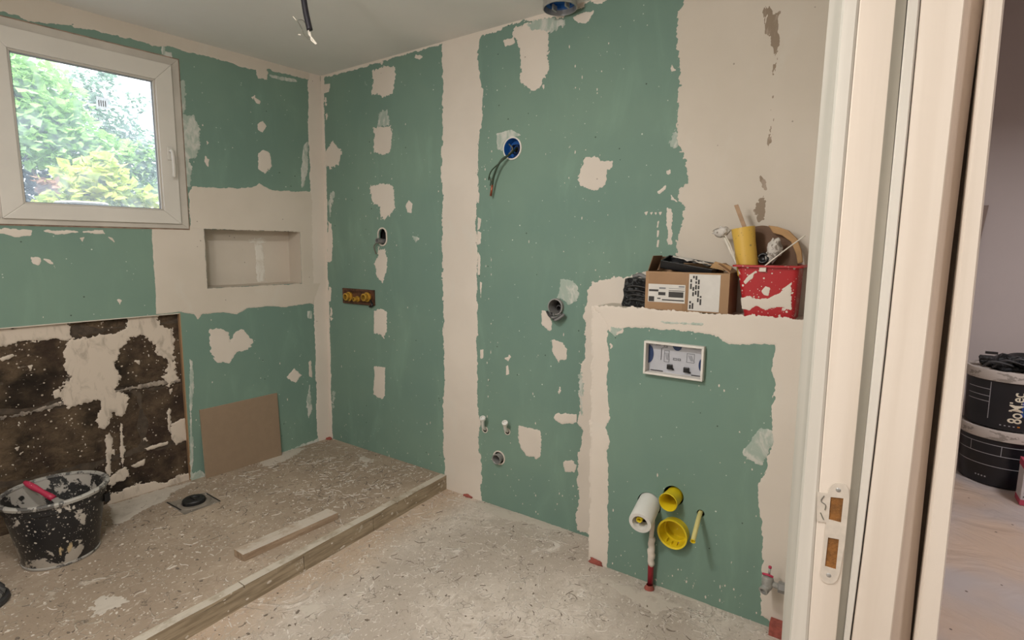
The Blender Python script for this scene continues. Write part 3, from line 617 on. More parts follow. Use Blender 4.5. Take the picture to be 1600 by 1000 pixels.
# the joint that shows runs from (0,655) to (285,600): find its height
jz = FWL.px(0, 645, -.03)[1]; jz2 = FWL.px(285, 598, -.03)[1]; jh = (jz+jz2)/2
rows = [(jh-.004-.36*k-.352, jh-.004-.36*k) for k in range(3)]+[(jh+.004+.36*k, jh+.356+.36*k) for k in range(3)]
for k, (a, b) in enumerate(rows):
    if b < HP+.01 or a > MT1: continue
    a = max(a, HP-.03); b = min(b, MT1+.03); s = MS0-.02-(.22 if k % 2 else .48)
    while s < SE:
        s0, s1 = max(s, MS0-.03), min(s+.715, SE)
        if s1-s0 > .03:
            bm = bmesh.new(); nx = max(2, int((s1-s0)/.035)); ny = max(2, int((b-a)/.035)); g = []
            for i in range(nx+1):
                g.append([])
                for j in range(ny+1):
                    S = s0+(s1-s0)*i/nx; T = a+(b-a)*j/ny; ed = i in (0, nx) or j in (0, ny)
                    n_ = -.031+.006*noise.fractal(Vector((S*9, T*9, k)), 1, 2, 3)-(.006 if ed else 0); g[i].append(bm.verts.new(FWL.w(S+(.003*noise.noise(Vector((T*20, S, 2))) if ed else 0), T+(.003*noise.noise(Vector((S*20, T, 5))) if ed else 0), n_)))
            for i in range(nx):
                for j in range(ny): bm.faces.new((g[i][j], g[i+1][j], g[i+1][j+1], g[i][j+1]))
            ext = bmesh.ops.extrude_edge_only(bm, edges=[e for e in bm.edges if e.is_boundary])
            bmesh.ops.translate(bm, verts=[v for v in ext['geom'] if isinstance(v, bmesh.types.BMVert)], vec=FWL.N*-.05)
            obj('concrete_block', bm, M['block'], wall_left, smooth=radians(50))
        s += .722
obj('mortar_joint', fbox(FWL, (MS0-.02, HP-.05, -.08), (SE, MT1+.02, -.0355)), M['mortar_dark'], wall_left)
FM = Frame(FWL.w(0, 0, -.026), FWL.A, FWL.B); FM.N = FWL.N
A_ = lambda p, m='adhesive', **k: R(p, m, wall_left, FM, name='adhesive_dab', thick=.004, **k)
A_([(-60, 518), (0, 512), (107, 500), (112, 530), (60, 531), (0, 541), (-60, 546)], rough=.010)
A_([(104, 530), (122, 527), (179, 522), (196, 514), (200, 496), (246, 490), (247, 509), (268, 514), (275, 534), (272, 554), (278, 590), (262, 604), (256, 590), (262, 562), (250, 556), (243, 538), (224, 525), (205, 528), (190, 548), (178, 570), (189, 590), (182, 608), (206, 620), (196, 642), (186, 653), (178, 645), (166, 669), (155, 669), (154, 626), (106, 636), (90, 614), (108, 590), (97, 555)], rough=.013)
A_([(268, 660), (276, 658), (293, 652), (296, 686), (275, 697), (266, 682)], rough=.009)
A_([(168, 748), (196, 730), (203, 742), (192, 752), (172, 757)], rough=.010); A_([(205, 727), (229, 714), (224, 727), (207, 732)], rough=.006)
A_([(164, 793), (173, 774), (218, 753), (262, 752), (285, 742), (299, 738), (299, 753), (230, 772)], rough=.010)
A_([(165, 682), (173, 672), (176, 700), (172, 742), (165, 738)], rough=.008); A_([(190, 660), (194, 700), (192, 730), (187, 700)], rough=.006)
A_([(84, 612), (92, 606), (95, 618), (86, 622)], rough=.005); A_([(262, 625), (267, 640), (266, 690), (261, 660)], rough=.006); A_([(225, 700), (262, 690), (262, 694), (230, 704)], rough=.004)
A_([(108, 580), (130, 574), (165, 572), (182, 580), (185, 596), (160, 604), (125, 606), (106, 598)], 'stain', rough=.016)
A_([(0, 651), (40, 643), (100, 628), (100, 632), (50, 646), (0, 657)], 'stain', rough=.008); A_([(175, 610), (225, 600), (283, 592), (283, 597), (230, 604), (180, 615)], 'stain', rough=.009); A_([(0, 560), (20, 552), (22, 556), (2, 566)], rough=.004)
for i in range(26):
    u = rr.uniform(5, 290); v = 700-u*.2+rr.uniform(-170, 60)
    if v < 560: continue
    A_([(u, v), (u+rr.uniform(3, 9), v-2), (u+rr.uniform(2, 8), v+rr.uniform(3, 8))], rough=.004)
# cut board edge around the masonry
obj('cut_board_edge', fbox(FWL, (MS0, HP, -.026), (MS0+.006, MT1, .0015)), M['card'], wall_left)
obj('cut_board_edge', fbox(FWL, (MS0, MT1-.004, -.026), (SE, MT1+.001, .001)), M['plaster_cream'], wall_left)

# ------------------------------------------------------------------ window
win = struct(bpy.data.objects.new('window_1', None)); C.objects.link(win); win.location = FWL.w(WS0+.4, WT0, 0); LOC[win] = Vector(win.location)
def ringf(fr, o, i, n0, n1, bm=None):
    """rectangular ring between outer o=(s0,s1,t0,t1) and inner i, depth n0..n1, mitred corners"""
    bm = bm or bmesh.new(); oc = [(o[0], o[2]), (o[1], o[2]), (o[1], o[3]), (o[0], o[3])]; ic = [(i[0], i[2]), (i[1], i[2]), (i[1], i[3]), (i[0], i[3])]
    for k in range(4):
        a, b, c, d = oc[k], oc[(k+1) % 4], ic[(k+1) % 4], ic[k]
        hexa(bm, [fr.w(*p, n0) for p in (a, b, c, d)]+[fr.w(*p, n1) for p in (a, b, c, d)])
    return bm
SS0 = (sb[0]+st[0])/2; SS1 = sl[0]; ST0, ST1 = sb[1], st[1]
gbl = FWL.px(41, 315); gbr = FWL.px(252, 326); gtr = FWL.px(234, 126); gtl = FWL.px(14, 82)
GS0 = (gbr[0]+gtr[0])/2; GS1 = (gbl[0]+gtl[0])/2; GT0 = (gbl[1]+gbr[1])/2; GT1 = (gtl[1]+gtr[1])/2
WS1 = SS1+.045
obj('frame', ringf(FWL, (WS0, WS1+.3*0, WT0, WT1), (SS0+.02, SS1-.02, ST0+.02, ST1-.02), -.05, .012), M['pvc_dirty'], win, bevel=.002)
bm = ringf(FWL, (WS0-.007, WS1+.007, WT0-.007, WT1+.007), (WS0, WS1, WT0, WT1), -.04, .003); obj('rough_reveal_edge', bm, M['reveal'], win)
sash = obj('sash', ringf(FWL, (SS0, SS1, ST0, ST1), (GS0-.012, GS1+.012, GT0-.012, GT1+.012), -.03, .026), M['pvc'], win, bevel=.003)
obj('glazing_bead', ringf(FWL, (GS0-.024, GS1+.024, GT0-.024, GT1+.024), (GS0-.003, GS1+.003, GT0-.003, GT1+.003), -.02, .016), M['pvc_dirty'], win, bevel=.003)
obj('gasket', ringf(FWL, (GS0-.012, GS1+.012, GT0-.012, GT1+.012), (GS0+.001, GS1-.001, GT0+.001, GT1-.001), -.012, .0), M['gasket'], win)
bm = bmesh.new(); bm.faces.new([bm.verts.new(FWL.w(s, t, -.008)) for s, t in ((GS0-.004, GT0-.004), (GS1+.004, GT0-.004), (GS1+.004, GT1+.004), (GS0-.004, GT1+.004))])
pane = obj('pane', bm, M['glass'], win)
sc_ = FWL.px(160, 161); bm = bmesh.new(); q = [(-.024, -.026), (.026, -.03), (.022, .03), (-.03, .028)]
bm.faces.new([bm.verts.new(FWL.w(sc_[0]+a, sc_[1]+b, -.0065)) for a, b in q]); stk = obj('sticker', bm, M['sticker'], pane, label='small white sticker on the pane')
bm = bmesh.new()
for i in range(4): fbox(FWL, (sc_[0]-.016+i*.009, sc_[1]-.016, -.006), (sc_[0]-.012+i*.009, sc_[1]+.014, -.0055), bm)
obj('printed_mark', bm, M['grey_print'], pane)
h0 = FWL.px(265.5, 240, .03); h1 = FWL.px(268, 281, .05)
hb = obj('handle', fbox(FWL, (h0[0]-.014, h0[1]-.035, .026), (h0[0]+.014, h0[1]+.035, .036)), M['pvc'], win, bevel=.004)
obj('lever', tube(smoothpts([FWL.w(h0[0], h0[1]+.01, .034), FWL.w(h0[0], h0[1]+.012, .06), FWL.w(h0[0]-.002, h0[1]-.02, .07), FWL.w(h0[0]-.004, h0[1]-.09, .066), FWL.w(h0[0]-.004, h0[1]-.125, .06)], 5), .0085, 10), M['pvc'], hb, smooth=True)

# ------------------------------------------------------------------ garden outside the window
garden = root('garden_bush', 'tall light green leafy bush outside, filling the upper left of the window pane', 'bush', (-2.7, -.8, 1.15))
def leaves(clusters, name, mat, par, size=.05, dens=1400, seed=1, droop=.3):
    rg_ = random.Random(seed); bm = bmesh.new()
    for (u, v, x, rad, cnt) in clusters:
        d = ray(u, v); c = CAM+d*((x-CAM.x)/d.x)
        for i in range(cnt):
            p = Vector([rg_.gauss(0, 1) for _ in range(3)]); p = p.normalized()*rad*rg_.random()**.45; p.x *= .8; p.z *= .8; p += c
            a = Vector([rg_.gauss(0, 1) for _ in range(3)]); a.z = a.z*.4-droop; a.normalize(); b, _ = basis(a); b = (Matrix.Rotation(rg_.uniform(-.9, .9), 3, a) @ b)
            L = size*rg_.uniform(.6, 1.3); wd = L*rg_.uniform(.28, .42); n = a.cross(b)*L*.12
            v0 = bm.verts.new(p); v1 = bm.verts.new(p+a*L*.5+b*wd+n); v2 = bm.verts.new(p+a*L); v3 = bm.verts.new(p+a*L*.5-b*wd+n); vm = bm.verts.new(p+a*L*.5)
            bm.faces.new((v0, v1, vm)); bm.faces.new((v1, v2, vm)); bm.faces.new((v2, v3, vm)); bm.faces.new((v3, v0, vm))
    me_c = obj(name, bm, mat, par, kind='stuff'); return me_c
def stems(par, base, tops, r=.018, mat='bark'):
    bm = bmesh.new(); base = Vector(base)
    for t in tops: m = (base+t)/2+Vector((.05, .08, -.05)); tube(smoothpts([base, m, t], 5), [r*(1-.07*i) for i in range(11)], 6, bm)
    obj('stem', bm, M[mat], par)
def P3(u, v, x): d = ray(u, v); return CAM+d*((x-CAM.x)/d.x)
leaves([(20, 110, -2.7, .34, 620), (60, 150, -2.7, .34, 700), (20, 190, -2.6, .3, 500), (90, 190, -2.7, .28, 480), (130, 225, -2.6, .25, 360), (60, 225, -2.6, .26, 360), (-10, 140, -2.7, .35, 300), (170, 235, -2.6, .2, 200)], 'foliage', M['leaf_light'], garden, .085, seed=2)
stems(garden, (-2.7, -.8, 1.1), [P3(60, 150, -2.7), P3(20, 190, -2.6), P3(130, 225, -2.6), P3(100, 130, -2.7)])
g2 = root('garden_tree', 'thin grey-green tree outside against the white sky, middle of the window pane', 'tree', (-4.2, .2, 1.15))
leaves([(140, 130, -4.2, .3, 330), (165, 190, -4.2, .36, 600), (120, 160, -4.2, .3, 400), (205, 215, -4.2, .28, 260), (215, 160, -4.2, .16, 70), (170, 120, -4.2, .14, 60)], 'foliage', M['leaf_grey'], g2, .06, seed=5)
stems(g2, (-4.2, .2, 1.1), [P3(140, 130, -4.2), P3(170, 190, -4.2), P3(210, 200, -4.2)])
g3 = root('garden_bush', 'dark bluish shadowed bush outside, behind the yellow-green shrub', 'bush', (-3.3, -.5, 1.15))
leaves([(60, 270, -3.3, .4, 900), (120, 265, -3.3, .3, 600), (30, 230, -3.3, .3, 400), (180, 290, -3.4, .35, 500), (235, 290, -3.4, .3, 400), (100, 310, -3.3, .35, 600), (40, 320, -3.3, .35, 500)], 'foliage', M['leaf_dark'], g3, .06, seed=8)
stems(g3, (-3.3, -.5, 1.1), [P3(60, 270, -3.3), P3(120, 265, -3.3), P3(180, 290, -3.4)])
g4 = root('garden_shrub', 'yellow-green shrub outside, low in the middle of the window pane', 'shrub', (-2.1, -.4, 1.15))
leaves([(115, 275, -2.1, .14, 110), (140, 285, -2.1, .16, 150), (95, 305, -2.1, .14, 110), (170, 275, -2.1, .14, 110), (180, 305, -2.1, .18, 150), (135, 310, -2.1, .15, 130), (222, 315, -2.1, .12, 80), (75, 320, -2.1, .1, 50), (160, 250, -2.1, .1, 40)], 'foliage', M['leaf_yellow'], g4, .1, seed=9, droop=0)
stems(g4, (-2.1, -.4, 1.1), [P3(115, 275, -2.1), P3(170, 275, -2.1), P3(222, 315, -2.1)], .012)
g5 = root('garden_shrub', 'mottled green shrub outside, at the right side of the window pane', 'shrub', (-2.8, .1, 1.15))
leaves([(200, 250, -2.8, .22, 420), (230, 235, -2.8, .2, 300), (215, 290, -2.8, .24, 420), (185, 235, -2.8, .16, 200), (245, 270, -2.8, .2, 250)], 'foliage', M['leaf_grey'], g5, .05, seed=12)
leaves([(190, 228, -2.7, .14, 90), (225, 240, -2.7, .16, 110), (205, 265, -2.7, .15, 90), (235, 300, -2.7, .15, 100)], 'pale_foliage', M['leaf_light'], g5, .055, seed=13)
stems(g5, (-2.8, .1, 1.1), [P3(200, 250, -2.8), P3(230, 240, -2.8)], .012)
g6 = root('withered_flower', 'brown withered flower head outside, lower left of the window pane', 'flower', P3(74, 330, -1.6))
leaves([(75, 288, -1.6, .05, 36), (66, 282, -1.6, .04, 20)], 'withered_petals', M['leaf_brown'], g6, .06, seed=14)
stems(g6, P3(76, 345, -1.6), [P3(75, 290, -1.6)], .006)
tp = P3(128, 316, -1.6); gt = root('garden_table', 'white round garden table top showing at the bottom of the window pane', 'table', (tp.x, tp.y, 1.15))
obj('table_top', lathe([(0, tp.z-.02), (.15, tp.z-.02), (.16, tp.z-.01), (.15, tp.z), (0, tp.z)], (tp.x, tp.y, 0), seg=36), M['pvc'], gt, smooth=SM)
obj('table_leg', lathe([(.09, 1.15), (.09, 1.17), (.02, 1.2), (.02, tp.z-.02)], (tp.x, tp.y, 0), seg=16), M['pvc'], gt, smooth=SM)

# ------------------------------------------------------------------ door frame (three-point edges: v = 0, 400, 1000)
FJ = Frame((0, -1.21, 0), (1, 0, 0), (0, 0, 1))
def edge(u0, u4, u10, y):
    fr = Frame((0, y, 0), (1, 0, 0), (0, 0, 1)); P = [fr.at(u, v) for u, v in ((u0, 0), (u4, 400), (u10, 1000))]
    z = np.array([p.z for p in P]); x = np.array([p.x for p in P]); co = np.polyfit(z-1.3, x, 2)
    out = []
    for k in range(15):
        zz = H*k/14; zc = min(max(zz, z.min()-.15), z.max()+.1); xx = np.polyval(co, zc-1.3); sl_ = 2*co[0]*(zc-1.3)+co[1]
        out.append(Vector((xx+sl_*(zz-zc), y, zz)))
    return out
frame_d = struct(bpy.data.objects.new('door_1', None)); C.objects.link(frame_d); frame_d.location = (3.22, -1.2, 0); LOC[frame_d] = Vector(frame_d.location)
def strip(name, ed, mat, label=None, back=-1.16, par=None):
    """profile of edges (front polyline) closed to the wall behind: a real moulding with thickness"""
    E = [edge(*e) for e in ed]; bm = bmesh.new(); n = 15
    L = [Vector((p.x, back, p.z)) for p in E[0]]; Rr = [Vector((p.x, back, p.z)) for p in E[-1]]; cols = [L]+E+[Rr]
    V = [[bm.verts.new(p) for p in c] for c in cols]
    for a, b in zip(V, V[1:]):
        for k in range(n-1): bm.faces.new((a[k], b[k], b[k+1], a[k+1]))
    for k in range(n-1): bm.faces.new((V[-1][k], V[0][k], V[0][k+1], V[-1][k+1]))
    bm.faces.new([c[0] for c in V]); bm.faces.new([c[-1] for c in V][::-1])
    return obj(name, bm, mat, par or frame_d, label=label, smooth=radians(30))
strip('wall_edge', [(1296, 1263, 1221, -1.165), (1306, 1272, 1228, -1.178), (1316, 1282, 1233, -1.20)], M['door_grey'], back=-1.15)
strip('casing', [(1316, 1282, 1233, -1.20), (1320, 1286, 1236, -1.212), (1339, 1304, 1258, -1.212), (1343, 1308, 1262, -1.209)], M['door_white'])
strip('jamb', [(1343.5, 1308.5, 1262.5, -1.208), (1346, 1311, 1264, -1.21), (1398, 1361, 1304, -1.21), (1400, 1363, 1306, -1.209)], M['door_paint'])
strip('shoulder_shade', [(1400, 1363, 1306, -1.208), (1417, 1380, 1317, -1.197)], M['door_grey'])  # stop shoulder: its shade is put into a groove and grey paint
strip('door_stop', [(1419, 1381, 1318, -1.222), (1421, 1383, 1319, -1.226), (1435, 1397, 1327, -1.226), (1438, 1399, 1328, -1.222)], M['door_white'])
strip('door_stop_board', [(1439, 1400.5, 1330, -1.221), (1441, 1402, 1332, -1.223), (1506, 1461, 1390, -1.223), (1508, 1463, 1392, -1.22)], M['door_paint'])
strip('board_return', [(1508, 1463, 1392, -1.219), (1537, 1486, 1422, -1.185)], M['door_pink'])
strip('gap_shade', [(1537, 1486, 1422, -1.172), (1543, 1502, 1432, -1.172)], M['gap'], back=-1.15)  # strip coloured dark to paint the shade between the boards
strip('outer_casing', [(1543, 1501, 1431, -1.226), (1545, 1503, 1433, -1.229), (1567, 1526, 1463, -1.229), (1570, 1529, 1465, -1.225)], M['door_paint'])
bm = box((3.1, -1.165, 2.35), (3.4, -2.8, H)); obj('head_wall', bm, M['white_wall'], frame_d)
# strike plate
strike = root('strike_plate', 'pale painted metal strike plate with two openings on the door jamb', 'strike plate', FJ.at(1298, 835))
def J(u, v, n=.0): return FJ.px(u, v, n)
def pj(p, n): s, t = J(*p, 0.0); return FJ.w(s, t, n)
out = [(1300, 757), (1305, 754), (1314, 754), (1322, 757), (1326, 764), (1327, 778), (1323, 820), (1320, 850), (1312, 895), (1308, 906), (1302, 911), (1292, 911), (1285, 907), (1282, 898), (1285, 880), (1291, 816), (1276, 814), (1277, 768), (1294, 770), (1295, 764)]
h1_ = [(1298, 776), (1318, 778), (1314, 816), (1295, 811)]; h2_ = [(1294, 839), (1311, 842), (1306, 889), (1289, 884)]
bm = bmesh.new()
for n_ in (.0005, .0022):
    allE = []
    for lp in (out, h1_, h2_):
        vv = [bm.verts.new(pj(p, n_)) for p in lp]; allE += [bm.edges.new((vv[i], vv[(i+1) % len(vv)])) for i in range(len(vv))]
    bmesh.ops.triangle_fill(bm, use_beauty=True, edges=allE, use_dissolve=False)
bm.verts.ensure_lookup_table(); N_ = len(out)+8; a0 = 0
vl = list(bm.verts)
for L0, ln in ((0, len(out)), (len(out), 4), (len(out)+4, 4)):
    for i in range(ln): bm.faces.new((vl[L0+i], vl[L0+(i+1) % ln], vl[N_+L0+(i+1) % ln], vl[N_+L0+i]))
k_ = plain('painted_strike_metal', '#cfc5b8', .4, var=.1, sc=60)
obj('plate', bm, k_, strike)
for hh in (h1_, h2_):
    # lock mortice: a shallow cavity box seen through each opening
    P = [pj(p, .0002) for p in hh]; bm = prism(P, Vector((0, -.0003, 0))); obj('mortice', bm, M['hole_brown'], strike)
for (u, v) in ((1310, 765), (1295, 898)):
    c = pj((u, v), .0022); obj('screw', lathe([(0, .0015), (.003, .0012), (.0045, 0)], c, (0, -1, 0), 14), M['steel'], strike, smooth=SM)
obj('spring_mark', tube(smoothpts([pj(p, .003) for p in ((1288, 774), (1283, 782), (1290, 788), (1289, 796))], 4), .0008, 6), M['wire_grey'], strike)
obj('spring_mark', tube([pj(p, .003) for p in ((1282, 800), (1287, 811))], .0008, 6), M['wire_grey'], strike)

# ================================================================== THINGS on the back wall
YN = Vector((0, -1, 0))
def wallpt(u, v, n=0, fr=FR): a, b = fr.px(u, v, 0); return fr.w(a, b, n)
# shower mixer connection
c = wallpt(562, 463.5); mix = root('shower_mixer_bracket', 'tarnished wall bracket with brass shower mixer connections, low left of the back wall', 'plumbing fitting', c)
a = FR.px(539, 463); b = FR.px(585, 464); t0 = FR.px(562, 474)[1]; t1 = FR.px(562, 453)[1]
obj('bracket_plate', fbox(FR, (a[0], t0, .001), (b[0], t1, .007)), M['bronze'], mix, bevel=.002)
obj('recess_rim', ringf(FR, (a[0]-.008, b[0]+.008, t0-.006, t1+.006), (a[0]+.012, b[0]-.012, t0+.01, t1-.01), .0, .014), M['bronze'], mix, bevel=.002)
for (u, v, r) in ((548, 463, .028), (576, 464, .028), (561, 467, .017)):
    p = wallpt(u, v); obj('brass_port', lathe([(r*1.15, .005), (r*1.15, .018), (r*.9, .02), (r*.9, .045), (r*.62, .047), (r*.6, .01), (0, .009)], p, YN, 20), M['brass'], mix, smooth=SM); obj('port_shade', lathe([(r*.6, .018), (0, .018)], p, YN, 16), M['dark'], mix)  # dark disc puts the shade of each bore into colour
p = wallpt(576, 464); obj('elbow', tube(smoothpts([p+Vector((.03, -.01, -.02)), p+Vector((.055, -.02, -.05)), p+Vector((.03, -.02, -.06))], 4), .008, 8), M['black'], mix, smooth=True)
# slot with conduit stub
c = wallpt(598, 370); sl_ = root('oblong_wall_opening', 'small oblong dark opening with a conduit stub, above the mixer bracket', 'wall opening', c)
bm = bmesh.new(); bm.faces.new([bm.verts.new(c+Vector((a*.034, -.0012, b))) for a, b in [(x/1, y) for x, y in oval(1, 0)]] if False else [bm.verts.new(c+Vector((x, .05, y))) for x, y in oval(.06, .08)])
obj('cavity', bm, M['dark'], sl_)  # dark sheet paints the shade behind the slot
bm = bmesh.new(); o1 = oval(.043, .059); o2 = oval(.036, .051)
for i in range(24):
    j = (i+1) % 24; hexa(bm, [c+Vector((x, y_, z)) for y_ in (0, -.006) for x, z in (o1[i], o1[j], o2[j], o2[i])])
obj('cut_rim', bm, M['plaster'], sl_)
obj('conduit_stub', lathe([(.017, -.04), (.017, .04), (.012, .04), (.011, -.03), (0, -.03)], c+Vector((-.008, 0, -.028)), YN+Vector((-.1, 0, .1)), 14), M['tool_light'], sl_, smooth=SM)
obj('loose_wire', tube(smoothpts([c+Vector((-.02, -.02, -.03)), c+Vector((-.05, -.03, -.06)), c+Vector((-.05, -.015, -.11))], 5), .004, 6), M['wire_grey'], sl_, smooth=True)
# blue flush box with cables
def blue_box(u, v, r, label):
    c = wallpt(u, v); o = root('electrical_box', label, 'electrical box', c)
    obj('collar', lathe([(r*1.06, 0), (r*1.06, .006), (r*.93, .007), (r*.93, .001)], c, YN, 32), M['tank_frame'], o, smooth=SM)
    obj('cup', lathe([(r*.93, .005), (r*.9, -.0), (r*.86, -.042), (0, -.042)], c, YN, 32), M['blue'], o, smooth=SM)
    obj('cup_ribs', lathe([(r*.5, -.041), (r*.5, -.02), (r*.45, -.02), (r*.45, -.041)], c, YN, 6), M['navy'], o); return o, c
eb, c = blue_box(801, 232, .055, 'round blue flush electrical box with dark cables hanging out of it')
obj('cup_shade', lathe([(.016, -.040), (0, -.040)], c, YN, 20), M['dark'], eb)  # small dark disc paints shade at the cup bottom
def wp(u, v, n): return wallpt(u, v, n)
for q, r, m in (([(799, 243, .02), (793, 250, .045), (786, 262, .05), (779, 278, .045), (775, 292, .035)], .0055, 'cable_grey'),
                ([(799, 243, .02), (790, 256, .05), (777, 268, .05), (771, 278, .04), (769, 282, .03)], .0035, 'cable_grey'),
                ([(771, 276, .04), (773, 284, .035), (771, 291, .03)], .003, 'cable_grey'), ([(798, 226, .015), (806, 234, .03), (800, 242, .03)], .0035, 'wire_grey')):
    obj('cable', tube(smoothpts(([c+Vector((0, .035, .005))] if q[0][2] == .02 else [])+[wp(u, v, n) for u, v, n in q], 5), r, 8), M[m], eb, smooth=True)
obj('bare_cable_end', tube([wp(775.5, 290, .036), wp(772, 307, .03)], .0065, 8), M['copper'], eb, label='reddish stripped cable end', smooth=True)
# dark round sleeve with torn sheath
c = wallpt(870, 479); ps = root('pipe_sleeve', 'dark round wall opening with torn grey conduit sheath, left above the boxing', 'pipe opening', c)
obj('collar', lathe([(.0365, -.06), (.0365, -.001), (.043, 0), (.043, .02), (.037, .021), (.034, -.06)], c, YN, 30), M['pipe_grey'], ps, smooth=SM)
obj('cavity', lathe([(.034, -.055), (0, -.055)], c, YN, 24), M['dark'], ps)  # dark disc paints the shade deep in the sleeve
obj('inner_pipe', lathe([(.016, -.05), (.016, -.006), (.011, -.005), (.011, -.05)], c+Vector((.008, 0, -.008)), YN, 18), M['tool_grey'], ps, smooth=SM)
for k in range(4): obj('torn_sheath', tube(smoothpts([c+Vector((-.045+.012*k, -.02, -.028-.003*k)), c+Vector((-.01+.01*k, -.05, -.045-.006*k)), c+Vector((.02+.012*k, -.035, -.05+.004*k)), c+Vector((.035+.004*k, -.02, -.035))], 5), .0065, 8), M['tool_light' if k % 2 else 'tool_grey'], ps, smooth=True)
# two small water pipe stubs and the drain stub
for (ub, vb, ut, vt, lab) in ((758, 671, 755, 652, 'left one of two short capped water pipe stubs low on the back wall'), (793, 674, 789, 659, 'right one of two short capped water pipe stubs low on the back wall')):
    c = wallpt(ub, vb); o = root('water_pipe_stub', lab, 'pipe stub', c, 'capped water pipe stubs')
    e = wallpt(ut, vt, 0)+YN*.0; e = c+Vector((e.x-c.x+.035, -.05, e.z-c.z+.012))
    obj('pipe', tube(smoothpts([c+Vector((0, .005, 0)), c+(e-c)*.3+YN*.012, e], 5), .0095, 12), M['pipe_white'], o, smooth=True)
    d = (e-c).normalized(); obj('cap', lathe([(.010, -.008), (.0165, -.006), (.0165, .008), (.011, .009), (.010, .002), (0, .001)], e, d, 16), M['pipe_white'], o, smooth=SM)
    obj('hole_rim', lathe([(.020, 0), (.020, .004), (.016, .004), (.015, .001)], c, YN, 20), M['plaster'], o, smooth=SM)
    obj('hole', lathe([(.016, .0018), (0, .0018)], c, YN, 18), M['dark'], o)  # black disc paints a shaded hole on the uncut wall
c = wallpt(780, 715); ds = root('drain_pipe_stub', 'grey open drain pipe stub sticking out low on the back wall', 'pipe stub', c)
obj('hole_rim', lathe([(.042, 0), (.042, .004), (.035, .004), (.034, .001)], c, YN, 26), M['plaster'], ds, smooth=SM)
obj('pipe', lathe([(.026, -.06), (.026, .019), (.030, .021), (.030, .030), (.027, .032), (.024, .029), (.023, -.05)], c, YN+Vector((0, 0, -.04)), 26), M['pipe_grey'], ds, smooth=SM)
obj('pipe_shade', lathe([(.023, -.04), (0, -.04)], c, YN, 20), M['dark'], ds)  # dark disc paints the shade inside the drain stub

# ceiling outlet cup and hanging conduit
c = Vector((1.975, -.105, 2.575)); cu = root('ceiling_outlet', 'round grey outlet housing with a blue inside, under the ceiling edge', 'ceiling outlet', (c.x, c.y, H))
obj('housing', lathe([(.076, .048), (.078, 0), (.074, -.001), (.071, .045)], c, (0, 0, 1), 40), M['steel'], cu, smooth=SM)
obj('blue_cap', lathe([(.071, .012), (.05, .012), (.048, .03), (0, .03)], c+Vector((.0, .006, .012)), (0, 0, 1), 32), M['blue'], cu, smooth=SM, label='blue plastic inside')
for dx in (.035, -.03): obj('clip', box((c.x+dx, c.y-.02, c.z-.004), (c.x+dx+.008, c.y+.014, c.z+.02)), M['steel'], cu)
tip = CAM+ray(484, 47)*((2.33-1.5)/ray(484, 47).z)
hc = root('ceiling_cable', 'black conduit hanging from the ceiling with bare wires at its end', 'cable', (tip.x, tip.y, H))
obj('conduit', tube(smoothpts([(tip.x-.018, tip.y-.012, H), (tip.x-.018, tip.y-.012, 2.50), (tip.x-.012, tip.y-.008, 2.41), tip], 6), .0115, 14), M['cable_black'], hc, smooth=True)
def cp(u, v): d = ray(u, v); return CAM+d*((tip-CAM).dot(FW)/d.dot(FW))
obj('wire', tube(smoothpts([cp(482, 47), cp(483, 54), cp(488, 60), cp(495, 69)], 4), .003, 8), M['wire_white'], hc, smooth=True, label='white bare wire')
obj('wire', tube(smoothpts([cp(484, 50), cp(486, 58), cp(487, 63), cp(494, 69)], 4), .0032, 8), M['wire_white'], hc, smooth=True, label='white bare wire')
obj('wire', tube(smoothpts([cp(477, 36), cp(472, 31), cp(465, 32), cp(469, 40), cp(474, 52), cp(480, 59), cp(488, 63)], 5), .0018, 8), M['wire_grey'], hc, smooth=True, label='grey looped wire')
obj('wire', tube([cp(458, 26), cp(463, 32)], .002, 8), M['wire_white'], hc); obj('wire', tube([cp(466, 54), cp(470, 54.5)], .002, 8), M['wire_white'], hc)

# ================================================================== THINGS on the cistern boxing
pl = FB.px(1006, 529); pr = FB.px(1107, 598); tr_ = FB.px(1105, 540); bl_ = FB.px(1007, 588)
PS0 = (pl[0]+bl_[0])/2+.006; PS1 = (pr[0]+tr_[0])/2-.012; PT0 = (pr[1]+bl_[1])/2+.012; PT1 = (pl[1]+tr_[1])/2-.004
fp = root('flush_plate_frame', 'white plastic flush plate housing set in the green boxing front', 'flush plate housing', FB.w((PS0+PS1)/2, PT0, 0))
obj('frame', ringf(FB, (PS0, PS1, PT0, PT1), (PS0+.009, PS1-.009, PT0+.009, PT1-.009), -.02, .026), M['tank_frame'], fp, bevel=.0015)
FQ = Frame((0, -BD+.016, 0), (1, 0, 0), (0, 0, 1))
bp = obj('back_plate', fbox(FQ, (PS0+.006, PT0+.006, .0005), (PS1-.006, PT1-.006, .004)), M['tank_white'], fp)
def pw(a, b): return PS0+(PS1-PS0)*a, PT0+(PT1-PT0)*b
def disc(cx, cy, r, a0, a1, n, nn=.0055, sy=1):
    bm = bmesh.new(); P = [FQ.w(cx+r*cos(radians(a0+(a1-a0)*i/n)), cy+r*sy*sin(radians(a0+(a1-a0)*i/n)), nn) for i in range(n+1)]; prism(P, FQ.N*.001, bm); return bm
x, y = pw(.03, .58); obj('blue_tab', disc(x, y, .024, -90, 90, 12, sy=1.7), M['navy'], bp, label='navy blue tab')
x, y = pw(.53, .93); obj('blue_tab', disc(x, y, .020, 180, 360, 12, sy=1.2), M['navy'], bp, label='navy blue tab')
x, y = pw(.965, .42); obj('blue_tab', disc(x, y, .018, 90, 270, 12, sy=1.7), M['navy'], bp, label='navy blue tab')
